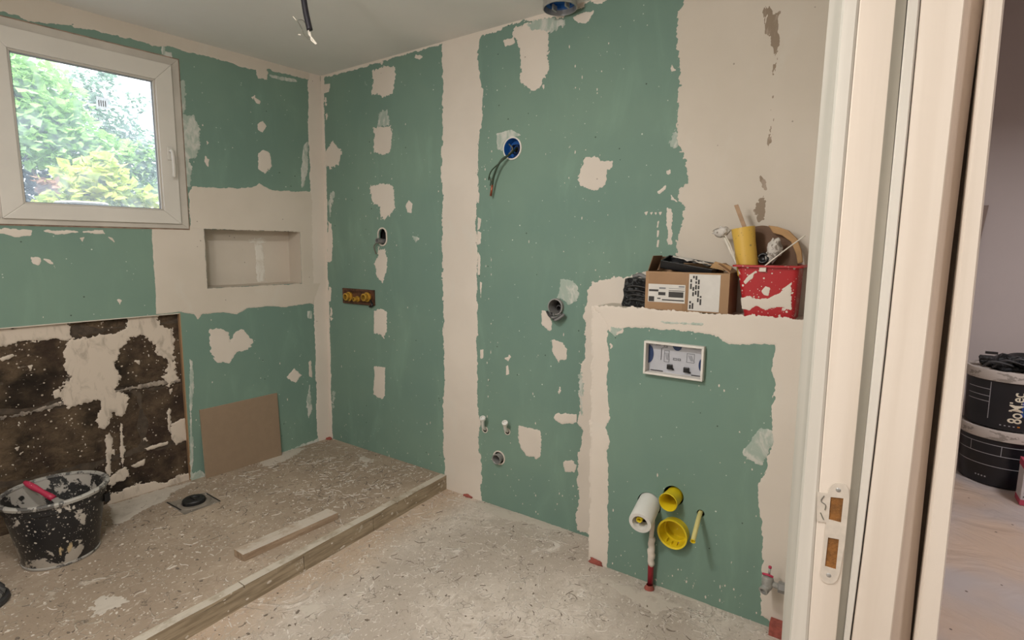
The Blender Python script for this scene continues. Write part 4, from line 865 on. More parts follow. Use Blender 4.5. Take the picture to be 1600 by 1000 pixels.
for a, b in ((.42, .25), (.70, .22)):
    x, y = pw(a, b); obj('black_clip', fbox(FQ, (x-.011, y-.009, .004), (x+.011, y+.012, .016)), M['black'], bp, bevel=.002); obj('black_clip', fbox(FQ, (x+.009, y-.011, .004), (x+.017, y-.005, .012)), M['black'], bp)
for a, b, w_, h_ in ((.355, .56, .022, .05), (.755, .58, .032, .038)):
    x, y = pw(a, b); obj('embossed_diagram', ringf(FQ, (x-w_/2, x+w_/2, y-h_/2, y+h_/2), (x-w_/2+.0015, x+w_/2-.0015, y-h_/2+.0015, y+h_/2-.0015), .004, .0055), M['grey_print'], bp)
    for q in range(3): obj('embossed_line', tube([FQ.w(x-w_*.3+q*.006, y+h_*.3, .0055), FQ.w(x+w_*.1+q*.005, y-h_*.3, .0055)], .0008, 5), M['grey_print'], bp)
x, y = pw(.255, .78); obj('embossed_line', tube([FQ.w(x+.01, y+.004, .0055), FQ.w(x+.002, y, .0055), FQ.w(x+.001, y-.05, .0055)], .0012, 6), M['ink'], bp)
for a, b, w_ in ((.5, .5, .018), (.57, .5, .012), (.2, .9, .02), (.33, .85, .016), (.78, .92, .03), (.9, .93, .02)):
    x, y = pw(a, b); obj('moulded_mark', ringf(FQ, (x-w_/2, x+w_/2, y-.005, y+.005), (x-w_/2+.003, x+w_/2-.003, y-.002, y+.002), .004, .0055), M['grey_print'], bp)
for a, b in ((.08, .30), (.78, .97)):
    x, y = pw(a, .075); x2, _ = pw(b, .075); obj('slot_shade', fbox(FQ, (x, y, .004), (x2, y+.004, .005)), M['ink'], bp)  # ink-coloured bars paint the shadow of slots in the plate
# white toilet water/drain pipe with yellow inner
def fb(u, v, n=0): a, b = FB.px(u, v, 0); return FB.w(a, b, n)
c = fb(1014, 788); wpipe = root('white_pipe', 'short fat white pipe with a yellow inner end sticking out of the boxing', 'pipe', c)
D = Vector((.07, -1, -.20)).normalized(); L = .135
obj('pipe', lathe([(.049, -.06), (.049, L-.006), (.047, L), (.033, L), (.031, L-.03), (.03, L-.06)], c, D, 36), M['pipe_white'], wpipe, smooth=SM)
obj('pipe_shade', lathe([(.031, L-.05), (0, L-.05)], c, D, 20), M['dark'], wpipe)  # dark disc paints the shade inside the white pipe
obj('inner_tube', lathe([(.013, L-.05), (.014, L-.01), (.011, L-.004), (.008, L-.006), (.008, L-.03), (0, L-.03)], c+Vector((-.006, 0, .008)), D, 18), M['yellow'], wpipe, smooth=SM, label='yellow inner tube')
obj('filler_fillet', tube(smoothpts([fb(1022, 792, .02), fb(1024, 815, .04), fb(1021, 838, .03)], 5), [.012]*3+[.011]*4+[.010]*4, 10), M['plaster'], wpipe, smooth=True)
# red pipe with plaster coat under it
p0 = fb(1022, 835, .028); p1 = fb(1019, 915, .028); p1.z = .0; rp = root('red_pipe', 'thin vertical red pipe caked in white filler, below the white pipe', 'pipe', (p1.x, p1.y, 0))
obj('pipe', tube([p1, Vector((p0.x, p0.y, p0.z-.02))], .0125, 14), M['red_pipe'], rp, smooth=True)
bm = bmesh.new(); pts = []; rad = []
zt = p0.z; zb = .105
for i in range(14):
    t = i/13; z = zb+(zt-zb)*t; pts.append(Vector((p0.x+(p1.x-p0.x)*(1-t)+.002*sin(i*1.7), p0.y-.002, z))); rad.append(.0145+.003*noise.noise(Vector((i*.9, 1, 1)))+(.002 if 4 < i < 8 else 0)-(.004 if i == 0 else 0))
obj('filler_coat', tube(pts, rad, 12), M['plaster'], rp, smooth=True, label='white filler caked on the pipe')
obj('foot', lathe([(.022, .001), (.021, .006), (.016, .012), (.013, .02)], (p1.x, p1.y-.012, 0), (0, 0, 1), 14), M['foam_red'], rp, smooth=True)
# small yellow sleeve
c = fb(1052, 776); ys = root('yellow_sleeve', 'small round yellow sleeve above the large yellow ring', 'pipe sleeve', c)
D = Vector((-.05, -1, -.02)).normalized()
obj('sleeve', lathe([(.035, -.06), (.036, .0), (.037, .05), (.040, .062), (.038, .065), (.034, .058), (.032, -.05), (0, -.052)], c, D, 36), M['yellow'], ys, smooth=SM)
c = fb(1055, 829); yl = root('yellow_ring_cap', 'large open yellow drain cap, biggest of the yellow fittings', 'drain cap', c)
obj('cap', lathe([(.0565, -.06), (.061, .004), (.062, .03), (.066, .036), (.065, .040), (.058, .037), (.053, -.05), (0, -.052)], c, D, 44), M['yellow'], yl, smooth=SM)
obj('inner_ring', lathe([(.055, -.02), (.055, -.012), (.048, -.012), (.048, -.02)], c, D, 40), M['yellow'], yl, smooth=SM)
for k in range(3):
    a = -.6+k*.45-pi/2; q = c+Vector((cos(a)*.052, -.012, sin(a)*.052)); obj('rib', box((q.x-.001, q.y-.012, q.z-.006), (q.x+.001, q.y+.01, q.z+.006)), M['yellow'], yl)
c = fb(1094, 802); yt = root('thin_yellow_tube', 'thin pale yellow tube drooping out of a dark hole, right of the yellow caps', 'tube', c)
e = c+Vector((.012, -.14, -.052)); dd = (e-c).normalized()
obj('tube', tube(smoothpts([c+Vector((0, .05, 0)), c, c+(e-c)*.5+Vector((0, 0, .004)), e], 5), .0095, 14, cap=False), M['yellow_pale'], yt, smooth=True)
obj('tube_mouth', lathe([(.0095, 0), (.0105, .004), (.0075, .004), (.007, -.004), (0, -.005)], e, dd, 16), M['yellow'], yt, smooth=SM)
# stop valve
c = fb(1204, 893, .07); vv = root('stop_valve', 'dull chrome stop valve with a red tap handle beside the door frame', 'valve', c)
obj('valve_body', lathe([(0, -.034), (.014, -.034), (.018, -.026), (.021, -.012), (.021, .008), (.017, .018), (.010, .022), (0, .023)], c, (0, 0, 1), 20), M['chrome'], vv, smooth=SM)
obj('outlet', lathe([(.017, 0), (.017, .018), (.010, .019), (.009, .008), (0, .008)], c+Vector((-.004, -.012, -.026)), (-.35, -1, -.35), 18), M['chrome'], vv, smooth=SM)
obj('handle', fbox(FB, (0, 0, 0), (.001, .001, .001)) if False else tube(smoothpts([c+Vector((-.018, -.006, .026)), c+Vector((0, -.01, .03)), c+Vector((.018, -.006, .025))], 4), .0045, 8), M['pink'], vv, smooth=True, label='red tap handle')
obj('handle_stem', tube([c+Vector((.003, 0, .02)), c+Vector((.005, -.002, .056))], .004, 8), M['chrome'], vv, smooth=True)
obj('handle_knob', lathe([(0, -.006), (.006, -.003), (.006, .004), (0, .007)], c+Vector((.005, -.002, .058)), (0, 0, 1), 12), M['pink'], vv, smooth=True)
obj('side_pipe', tube([c+Vector((.01, 0, -.006)), c+Vector((.04, .004, -.012))], .0115, 14), M['chrome'], vv, smooth=SM)
obj('coupling_nut', lathe([(.018, 0), (.021, .003), (.021, .028), (.018, .031)], c+Vector((.036, .004, -.012)), (1, .1, -.05), 6), M['pipe_grey'], vv)
obj('brass_union', lathe([(.0, 0), (.019, 0), (.019, .045), (0, .045)], c+Vector((.066, .006, -.014)), (1, .1, -.05), 20), M['brass'], vv, smooth=SM)
# red foam lumps at floor corners
def foam(p, s, label, sd):
    bm = bmesh.new(); bmesh.ops.create_icosphere(bm, subdivisions=3, radius=1)
    for v in bm.verts:
        d = 1+.35*noise.fractal(v.co*1.6+Vector((sd, 0, 0)), 1, 2, 3); v.co = Vector((v.co.x*s[0]*d, v.co.y*s[1]*d, max(0, v.co.z)*s[2]*d))+Vector(p)
    bmesh.ops.remove_doubles(bm, verts=bm.verts, dist=1e-6)
    tag(obj('foam_lump', bm, M['foam_red'], smooth=True), label, 'foam')
foam((1.335, -.008, 0), (.035, .010, .014), 'reddish foam lump at the foot of the wide plaster strip', 1)
foam((BX0+.04, -BD-.006, 0), (.034, .008, .028), 'reddish foam lump at the foot of the boxing corner', 2)
foam((.03, -.02, HP), (.035, .02, .012), 'tiny reddish foam lump in the far room corner', 3)
c = fb(1208, 968, .02); bm = box((3.03, -BD-.05, 0), (3.098, -BD-.004, .05)); tag(obj('foam_offcut', bm, M['foam_red'], bevel=.004), 'square reddish foam offcut on the floor against the door frame', 'foam')

# ================================================================== THINGS on the boxing shelf
# black wrapped block
x0, x1 = FT.px(968, 474)[0]+.045, 0
blk = root('black_packet', 'small crinkled black packet at the left end of the shelf', 'packet', (2.41, -.06, BT))
bm = bmesh.new(); bmesh.ops.create_cube(bm, size=1); bmesh.ops.subdivide_edges(bm, edges=bm.edges, cuts=9, use_grid_fill=True)
for v in bm.verts:
    p = v.co.copy(); k = 1+.07*noise.fractal(p*4+Vector((5, 5, 5)), 1, 2, 4); q = Vector((p.x*.125*k, p.y*.10*k, (p.z+.5)*.125*(1+.05*noise.noise(p*5))))
    q.x -= .012*(1-(p.z+.5))*(1 if p.x < 0 else 0); v.co = q+Vector((2.40, -.062, BT))
obj('packet_body', bm, M['film'], blk, smooth=True)
for k in range(4):
    z = BT+.03+.02*k; obj('fold', tube(smoothpts([(2.35, -.118, z), (2.39, -.122, z+.006), (2.44, -.118, z-.002)], 4), .003, 6), M['tool_grey'], blk, smooth=True)
obj('crumpled_top', tube(smoothpts([(2.36, -.08, BT+.13), (2.39, -.07, BT+.142), (2.42, -.08, BT+.132), (2.45, -.07, BT+.136)], 4), .010, 8), M['tool_light'], blk, smooth=True)
bm = bmesh.new(); bmesh.ops.create_icosphere(bm, subdivisions=2, radius=.007, matrix=Matrix.Translation((2.445, -.115, BT+.035))); obj('orange_spot', bm, M['orange'], blk, smooth=True)
# cardboard box: front bottom from (1007,486) to (1137,490)
cb = root('cardboard_box', 'open brown cardboard box with two white labels on the shelf', 'cardboard box', (2.61, -.09, BT))
def shelf_pt(u, v, y): fr = Frame((0, y, 0), (1, 0, 0), (0, 0, 1)); return fr.at(u, v)
yF = -BD+.014
fl = shelf_pt(1007, 486, yF).x; frr = shelf_pt(1137, 490, yF).x; hB = shelf_pt(1075, 424, yF).z-BT-.004; dB = .155
a0 = Vector((fl, yF, BT)); a1 = Vector((frr, yF, BT)); bk = Vector((0, dB, 0)); up_ = Vector((0, 0, hB))
def panel(p, u, v, t, name, mat='card', lab=None): 
    n = Vector(u).cross(Vector(v)).normalized()*t; return obj(name, prism([p, p+u, p+u+v, p+v], n), M[mat], cb, label=lab)
ux = a1-a0
front = panel(a0, ux, up_, -.004, 'front_panel'); panel(a0+bk, ux, up_, .004, 'back_panel'); panel(a0+Vector((.001, .004, 0)), bk*.96, up_, .004, 'side_panel'); panel(a1+Vector((-.001, .004, 0)), bk*.96, up_, -.004, 'side_panel'); panel(a0+Vector((0, 0, .0005)), ux, bk, .004, 'bottom_panel')
panel(a0+up_+Vector((.0, .02, 0)), Vector((.0, dB*.75, .0)), Vector((.02, .0, .065)), .003, 'top_flap', 'card_dark'); panel(a0+bk+up_, Vector((.09, 0, 0)), Vector((.0, -.01, .06)), .003, 'top_flap', 'card_dark')
panel(a1+up_, Vector((0, dB*.9, 0)), Vector((-.05, 0, .035)), .003, 'top_flap')
panel(a0+bk+up_+Vector((.13, 0, 0)), Vector((.15, 0, 0)), Vector((.0, -.06, .035)), .003, 'top_flap')
def onf(a, b, n=.0006): return a0+ux*a+up_*b+YN*(.004*0+n)
def fq(a, b, c_, d_, n, name, mat, par, lab=None): return obj(name, prism([onf(a, b, n), onf(c_, b, n), onf(c_, d_, n), onf(a, d_, n)], YN*.0006), M[mat], par, label=lab)
fq(.47, 0, .53, 1, .0001, 'tape_seam', 'tape', cb)
l1 = fq(.04, .22, .50, .68, .0008, 'shipping_label', 'paper', cb, 'white printed label with dark blocks'); l1b = fq(.04, .68, .50, .96, .0004, 'faded_label', 'tape', cb); l2 = fq(.54, .06, .90, .96, .0008, 'paper_label', 'paper', cb, 'large white label with vertical lines of print')
rp_ = random.Random(4)
for (a, b, c_, d_) in ((.05, .49, .17, .54), (.17, .40, .26, .48), (.05, .23, .12, .36), (.30, .36, .48, .50), (.22, .27, .49, .30), (.30, .52, .49, .535), (.18, .56, .26, .60), (.30, .58, .49, .59), (.42, .62, .49, .65), (.16, .30, .20, .33)): fq(a, b, c_, d_, .0015, 'printed_block', 'ink' if rp_.random() < .6 else 'grey_print', l1)
for k in range(5):
    b = .10
    while b < .9:
        h_ = rp_.uniform(.04, .16); fq(.555+.03*k, b, .575+.03*k, min(b+h_, .92), .0015, 'printed_line', 'ink', l2) if rp_.random() < .75-.12*k else None; b += h_+.03
# contents of the box
ct = root('black_tray', 'black plastic tray sticking up out of the cardboard box', 'tray', a0+ux*.3+Vector((0, .08, .05)))
P0 = a0+Vector((.10, .05, hB*.55)); bm = bmesh.new(); T = Matrix.Translation(a0+Vector((.155, .085, hB+.012))) @ Matrix.Rotation(radians(9), 4, 'Y') @ Matrix.Rotation(radians(12), 4, 'X')
bmesh.ops.create_cube(bm, size=1, matrix=T @ Matrix.Diagonal((.215, .10, .012, 1)))
obj('tray_base', bm, M['black'], ct, bevel=.003)
for sx, sy, w_, d_ in ((0, -.05, .215, .006), (0, .05, .215, .006), (-.105, 0, .006, .10), (.105, 0, .006, .10)):
    bm = bmesh.new(); bmesh.ops.create_cube(bm, size=1, matrix=T @ Matrix.Translation((sx, sy, .014)) @ Matrix.Diagonal((w_, d_, .03, 1))); obj('tray_wall', bm, M['black'], ct, bevel=.001)
bt = root('crumpled_paper', 'crumpled pale paper wrap lying over the black tray in the cardboard box', 'paper', a0+ux*.5+Vector((0, .1, hB+.05)))
bm = bmesh.new(); n = 12; T = Matrix.Translation(a0+Vector((.165, .10, hB+.045))) @ Matrix.Rotation(radians(12), 4, 'Y'); g = [[bm.verts.new(T @ Vector(((i/n-.5)*.16, (j/n-.5)*.07, .012*noise.fractal(Vector((i*.5, j*.5, 2)), 1, 2, 3)))) for j in range(n+1)] for i in range(n+1)]
for i in range(n):
    for j in range(n): bm.faces.new((g[i][j], g[i+1][j], g[i+1][j+1], g[i][j+1]))
obj('wrap', bm, M['paper'], bt, smooth=True)
kb = root('kraft_strip', 'tan cardboard strip sticking out at the right of the cardboard box', 'cardboard strip', a1+Vector((-.05, .06, hB+.02)))
obj('strip', prism([a1+Vector((-.09, .05, hB+.02)), a1+Vector((-.01, .05, hB+.004)), a1+Vector((-.005, .05, hB+.026)), a1+Vector((-.07, .05, hB+.045))], (0, .003, 0)), M['kraft'], kb)
# red square bucket
rb = root('red_bucket', 'small square red bucket smeared with white filler, full of tools', 'bucket', (2.93, -.09, BT))
yb0, yb1 = -BD+.004, -BD+.178
bl = shelf_pt(1160, 497, yb0).x; br = shelf_pt(1240, 498.5, yb0).x; tl = shelf_pt(1144, 418, yb0).x; trx = shelf_pt(1256, 413, yb0-.01).x; hR = shelf_pt(1150, 414, yb0).z-BT
def ringsq(x0, x1, y0, y1, z, r, n=5):
    out = []
    for (cx, cy, a) in ((x1-r, y1-r, 0), (x0+r, y1-r, 90), (x0+r, y0+r, 180), (x1-r, y0+r, 270)):
        for k in range(n): t = radians(a+90*k/(n-1)); out.append(Vector((cx+r*cos(t), cy+r*sin(t), z)))
    return out
def loft(rings, capb=True, capt=False):
    bm = bmesh.new(); V = [[bm.verts.new(p) for p in r] for r in rings]; n = len(V[0])
    for a, b in zip(V, V[1:]):
        for k in range(n): bm.faces.new((a[k], a[(k+1) % n], b[(k+1) % n], b[k]))
    if capb: bm.faces.new(V[0][::-1])
    if capt: bm.faces.new(V[-1])
    return bm
x0t, x1t = tl, min(trx, 3.075); fl_ = .015
ring = lambda t, e: ringsq(bl+(x0t+fl_-bl)*t-e, br+(x1t-fl_-br)*t+e, yb0+.012*(1-t)-e, yb1-.012*(1-t)+e, BT+hR*t, .02)
top = [Vector((p.x, p.y, BT+hR)) for p in ring(1, fl_)]; top2 = [Vector((p.x, p.y, BT+hR-.006)) for p in ring(1, fl_)]
inn = [ringsq(bl+(x0t+fl_-bl)*t+.003, br+(x1t-fl_-br)*t-.003, yb0+.012*(1-t)+.003, yb1-.012*(1-t)-.003, BT+hR*t+.002, .018) for t in (1, .05)]
bkt = obj('bucket_body', loft([ring(t, 0) for t in (0, .3, .6, .9, .985)]+[top2, top]+inn, True, True), M['red'], rb, smooth=SM)
# filler smear band on the front
FRB = Frame((0, 0, 0), (1, 0, 0), (0, 0, 1))
pa = ring(.0, 0); ba = Vector((bl, yb0+.012, BT)); bb = Vector((br, yb0+.012, BT)); tb = Vector((x0t+fl_, yb0, BT+hR)); FRD = Frame(ba, (1, 0, 0), (tb-ba)-Vector(((tb-ba).x, 0, 0)))
def RB(p, **k): patch(FRD, p, M['plaster'], rb, name='filler_smear', cell=.003, n0=.0006, thick=.0012, **k)
RB([(1158, 466), (1172, 463), (1188, 468), (1204, 465), (1217, 458), (1226, 452), (1236, 440), (1236, 470), (1236, 484), (1222, 480), (1208, 481), (1196, 484), (1180, 478), (1170, 484), (1160, 482)], rough=.004)
RB([(1190, 455), (1196, 447), (1204, 450), (1200, 462), (1192, 460)], rough=.003); RB([(1161, 440), (1170, 430), (1180, 424), (1176, 434), (1165, 444)], rough=.002); RB([(1216, 492), (1220, 490), (1220, 496), (1216, 496)], rough=.002); RB([(1222, 452), (1238, 440), (1236, 446), (1224, 456)], rough=.002)
# wire handle
lug = shelf_pt(1193, 417, yb0-.006); hp1 = shelf_pt(1258, 368, yb0+.03)
obj('wire_handle', tube(smoothpts([lug, lug+(hp1-lug)*.5+Vector((0, 0, .002)), hp1], 5), .0024, 8), M['wire_white'], rb, smooth=True)
obj('wire_handle', tube(smoothpts([shelf_pt(1150, 412, yb0), shelf_pt(1142, 385, yb0+.04), shelf_pt(1133, 368, yb0+.06)], 5), .0022, 8), M['wire_white'], rb, smooth=True)
obj('handle_lug', box((lug.x-.014, lug.y-.004, lug.z-.018), (lug.x+.01, lug.y+.004, lug.z)), M['plaster'], rb, bevel=.002)
# tools in the bucket
yc = yb0+.066
t0_ = shelf_pt(1171, 445, yc); t1_ = shelf_pt(1161, 356, yc); rty = .043; ax = (t1_-t0_).normalized()
tt = root('yellow_tube_container', 'scuffed yellow plastic tube standing in the red bucket', 'tube', (t0_.x, t0_.y, BT+.02))
b0_ = t0_-ax*((t0_.z-BT-.16)/ax.z); Lh = (t1_-b0_).length
obj('tube_body', lathe([(0, 0), (rty*.9, 0), (rty*.93, Lh*.7), (rty, Lh*.97), (rty, Lh), (rty*.92, Lh), (rty*.88, Lh-.03), (0, Lh-.03)], b0_, ax, 32), M['yellow_tube'], tt, smooth=SM)
def thing1(name, bm, mat, label, cat, smooth=True): return tag(obj(name, bm, mat, smooth=smooth), label, cat)
p0_ = shelf_pt(1168, 368, yc+.01); p1_ = shelf_pt(1150, 320, yc+.02)
d_ = (p1_-p0_).normalized(); w_ = Vector((.0075, 0, .0015)); bm = prism([p0_-d_*.10-w_, p0_-d_*.10+w_, p1_+w_, p1_-w_], (0, .004, 0)); thing1('wooden_stirring_stick', bm, M['stick'], 'flat wooden stick standing in the yellow tube', 'stick', False)
p0_ = shelf_pt(1150, 410, yb0+.10); p1_ = shelf_pt(1128, 362, yb0+.08)
mx = root('caked_whisk', 'thin tool with a filler-caked head leaning left out of the red bucket', 'tool', (p0_.x, p0_.y, BT+.03)); q0 = p0_+(p0_-p1_)*1.0
obj('rod', tube([q0, p1_], .006, 8), M['wire_white'], mx, smooth=True)
bm = bmesh.new(); bmesh.ops.create_icosphere(bm, subdivisions=3, radius=1)
for v in bm.verts: k = 1+.45*noise.fractal(v.co*2, 1, 2, 3); v.co = p1_+Vector((v.co.x*.03*k, v.co.y*.02*k, v.co.z*.02*k))
obj('caked_head', bm, M['caked'], mx, smooth=True)
# kraft paper hoop: curved cardboard sheet behind the tube
hoop = root('curled_kraft_sheet', 'curled brown kraft sheet arching behind the yellow tube in the red bucket', 'paper', (2.99, yb1-.03, BT+.04))
arc = [(1165, 415), (1166, 380), (1172, 358), (1185, 353), (1198, 353), (1212, 358), (1226, 366), (1238, 380), (1244, 398), (1246, 416)]
yk = yb1-.035; bm = bmesh.new(); P = smoothpts([shelf_pt(u, v, yk) for u, v in arc], 3); prism(P, (0, .004, 0), bm); obj('sheet', bm, M['kraft_shaded'], hoop)
arc2 = [(1200, 352), (1214, 354), (1232, 360), (1246, 374), (1252, 392), (1254, 410), (1246, 412), (1244, 398), (1236, 378), (1222, 368), (1208, 364)]
bm = bmesh.new(); prism([shelf_pt(u, v, yk-.03) for u, v in arc2], (0, .025, 0), bm); obj('curled_rim', bm, M['kraft'], hoop, bevel=.003, label='lit curled rim in lighter kraft colour')  # rim gets the lighter kraft so that it looks lit
# caked tool inside
bm = bmesh.new(); bmesh.ops.create_icosphere(bm, subdivisions=3, radius=1); q = shelf_pt(1209, 392, yb1-.09)
for v in bm.verts: k = 1+.4*noise.fractal(v.co*2+Vector((9, 0, 0)), 1, 2, 3); v.co = q+Vector((v.co.x*.028*k, v.co.y*.018*k, v.co.z*.045*k+v.co.x*.012))
thing1('filler_caked_brush', bm, M['caked'], 'filler-caked lump of a tool in front of the brown sheet in the red bucket', 'tool')
bm = lathe([(.020, 0), (.022, .012), (.014, .014), (.012, .004), (0, .003)], shelf_pt(1193, 404, yb1-.09), (-.1, -1, .1), 20); thing1('round_stopper', bm, M['black'], 'small round black cap between yellow tube and caked tool', 'cap')

# ================================================================== THINGS on the shower platform
B0 = Vector((.265, -1.648, HP)); tub = root('builders_bucket', 'black builders bucket splattered with plaster in front of the bare masonry', 'bucket', B0)
hT = .318; Rb, Rt = .138, .187
obj('tub_wall', lathe([(0, .002), (Rb*.96, .001), (Rb, .008), (Rb+(Rt-Rb)*.80, hT*.82), (Rt*.985, hT*.84), (Rt*.995, hT-.02)], B0, (0, 0, 1), 56), M['black_tub'], tub, smooth=SM)
obj('tub_inside', lathe([(Rt*.985, hT-.004), (Rb-.004, .03), (0, .028)], B0, (0, 0, 1), 56), M['tub_inside'], tub, smooth=SM)
obj('tub_rim', lathe([(Rt*.99, hT-.022), (Rt+.010, hT-.018), (Rt+.013, hT-.006), (Rt+.006, hT), (Rt-.006, hT-.001), (Rt-.008, hT-.010)], B0, (0, 0, 1), 56), M['tub_rim'], tub, smooth=SM)
for a in (.05*pi+1.0, ):
    q = B0+Vector((cos(a)*(Rt-.005), sin(a)*(Rt-.005), hT*.72)); obj('handle_lug', box(q-Vector((.012, .012, .02)), q+Vector((.012, .012, .02))), M['black'], tub, bevel=.004)
obj('base_ring', lathe([(Rb*.985, .0), (Rb*1.02, .004), (Rb*1.025, .012), (Rb, .014)], B0, (0, 0, 1), 56), M['tub_rim'], tub, smooth=SM)
def zpt(u, v, z): d = ray(u, v); return CAM+d*((z-CAM.z)/d.z)
h0_ = zpt(38, 753, HP+.335); h1__ = zpt(84, 779, HP+.262)
sp = root('scraper', 'pink-red handled scraper standing in the black builders bucket', 'scraper', (h1__.x, h1__.y, HP+.05)); dd = (h1__-h0_).normalized()
obj('handle', tube([h0_+(h1__-h0_)*t for t in (0, .12, .35, .6, .85, 1)], [.007, .013, .014, .011, .014, .014], 12), M['pink'], sp, smooth=True)
bn, _ = basis(dd); e_ = h1__+dd*.11; e_.z = max(e_.z, HP+.035)
obj('blade', prism([h1__-bn*.012, h1__+bn*.012, e_+bn*.04, e_-bn*.04], dd.cross(bn)*.002), M['steel'], sp)
# dark dome tool at the left edge
q = zpt(4, 925, HP+.03); gd = root('sanding_pad', 'dark grey domed rubbery tool at the bottom left edge on the platform', 'tool', (q.x, q.y-.06, HP))
cc = Vector((q.x-.02, q.y-.075, HP))
obj('sole', lathe([(0, 0), (.095, 0), (.10, .008), (.098, .022), (.088, .026), (0, .027)], cc, (0, 0, 1), 36, sx=1), M['tool_grey'], gd, smooth=SM)
obj('body', lathe([(.085, .026), (.088, .04), (.07, .062), (.045, .078), (0, .084)], cc, (0, 0, 1), 36), M['tool_light'], gd, smooth=True)
for k in range(5):
    a = .5+k*.42; obj('rib', tube(smoothpts([cc+Vector((cos(a)*.088, sin(a)*.088, .035)), cc+Vector((cos(a)*.066, sin(a)*.066, .068)), cc+Vector((cos(a)*.03, sin(a)*.03, .084))], 4), .006, 8), M['tool_grey'], gd, smooth=True)
obj('grip', tube(smoothpts([cc+Vector((-.05, .02, .075)), cc+Vector((-.02, .02, .115)), cc+Vector((.03, .03, .115)), cc+Vector((.055, .03, .06))], 4), .016, 12), M['tool_grey'], gd, smooth=True)
# batten
P = [zpt(365.5, 858, HP+.035), zpt(380, 867, HP+.035), zpt(528, 801, HP+.035), zpt(512, 795, HP+.035)]
bm = prism(P, (0, 0, -.034)); bat = obj('wooden_batten', bm, M['wood'], bevel=.002); tag(bat, 'loose squared wooden batten lying along the shower platform', 'wood')
# leaning board
FL = Frame(FWL.w(0, 0, .06), FWL.A, FWL.B)
def lp(u, v, n): fr = Frame(FWL.w(0, 0, n), FWL.A, FWL.B); fr.N = FWL.N; return fr.at(u, v)
b0 = lp(322, 748, .045); b1 = lp(440, 709, .045); t1_ = lp(433, 614, .010); t0_ = lp(312, 641, .010); b0.z = b1.z = HP+.001
brd = root('leaning_board', 'plain brown rectangular board leaning against the green wall', 'board', (b0+b1)/2)
nn_ = (b1-b0).cross(t0_-b0).normalized(); nn_ = nn_ if nn_.x > 0 else -nn_
obj('board_face', prism([b0, b1, t1_, t0_], nn_*.001), M['mdf'], brd); obj('board_core', prism([b0, b1, t1_, t0_], nn_*-.009), M['mdf_edge'], brd)
# shower drain
C0 = zpt(303, 783, HP+.01); dr = root('shower_drain', 'capped black shower drain set in a grey membrane square in the platform', 'drain', (C0.x, C0.y, HP))
sq = [zpt(261, 786, HP+.0015), zpt(288, 804, HP+.0015), zpt(345, 783, HP+.0015), zpt(322, 769, HP+.0015)]
obj('membrane', prism(sq, (0, 0, -.002)), M['drain_sheet'], dr)
obj('membrane_fold', tube([zpt(261, 785, HP+.003), zpt(283, 797, HP+.003)], .003, 6), M['rubber'], dr); obj('membrane_fold', tube([zpt(323, 771, HP+.003), zpt(344, 783, HP+.003)], .003, 6), M['rubber'], dr)
obj('drain_body', lathe([(.085, .001), (.08, .007), (.062, .008), (.060, .004)], (C0.x, C0.y, HP), (0, 0, 1), 36), M['drain_sheet'], dr, smooth=SM)
obj('drain_cap', lathe([(.056, .003), (.056, .022), (.052, .027), (.03, .027), (.028, .023), (0, .023)], (C0.x+.0, C0.y, HP), (0, 0, 1), 36), M['rubber'], dr, smooth=SM)
obj('cap_bar', box((C0.x-.03, C0.y-.006, HP+.022), (C0.x+.03, C0.y+.006, HP+.030)), M['rubber'], dr, bevel=.002)

# loose crumbs, flakes and curls of filler on the floors
def crumbs(par, n, inside, z, sizes, mats, seed, name, kindlab, mat):
    rg_ = random.Random(seed); bm = bmesh.new(); k = 0
    while k < n:
        x = rg_.uniform(-.2, 3.1); y = rg_.uniform(-2.3, 0)
        if not inside(x, y): continue
        if noise.noise(Vector((x*2.5, y*2.5, seed))) < rg_.uniform(-.6, .35): continue
        k += 1; s = rg_.choice(sizes)*rg_.uniform(.6, 1.4); a = rg_.uniform(0, 6.28); m = rg_.choice((3, 4, 5)); el = rg_.uniform(1, 2.6); top = []; bot = []
        for i in range(m):
            t = 2*pi*i/m; px_ = cos(t)*s*el*rg_.uniform(.7, 1.2); py_ = sin(t)*s*rg_.uniform(.7, 1.2); q = Vector((x+px_*cos(a)-py_*sin(a), y+px_*sin(a)+py_*cos(a), z))
            top.append(bm.verts.new(q+Vector((0, 0, s*rg_.uniform(.25, .7))))); bot.append(bm.verts.new(q-Vector((0, 0, .0005))))
        bm.faces.new(top)
        for i in range(m): bm.faces.new((bot[i], bot[(i+1) % m], top[(i+1) % m], top[i]))
    o = obj(name, bm, mat, par, kind='stuff'); return o
inF = lambda x, y: x > curb_x(y)+.01 and x < 3.08 and not (x > BX0 and y > -BD)
inP = lambda x, y: x < curb_x(y)-.05 and x > .03-.085*abs(y)
crumbs(floor, 1100, inF, 0, (.0018, .003, .0045), None, 3, 'plaster_crumb', '', M['plaster'])
crumbs(floor, 420, inF, 0, (.0016, .0024, .004), None, 5, 'dark_grit', '', M['grit'])
crumbs(platform, 900, inP, HP, (.0018, .0028, .004), None, 7, 'plaster_crumb', '', M['plaster'])
crumbs(platform, 420, inP, HP, (.002, .0026, .004), None, 9, 'dark_grit', '', M['grit'])
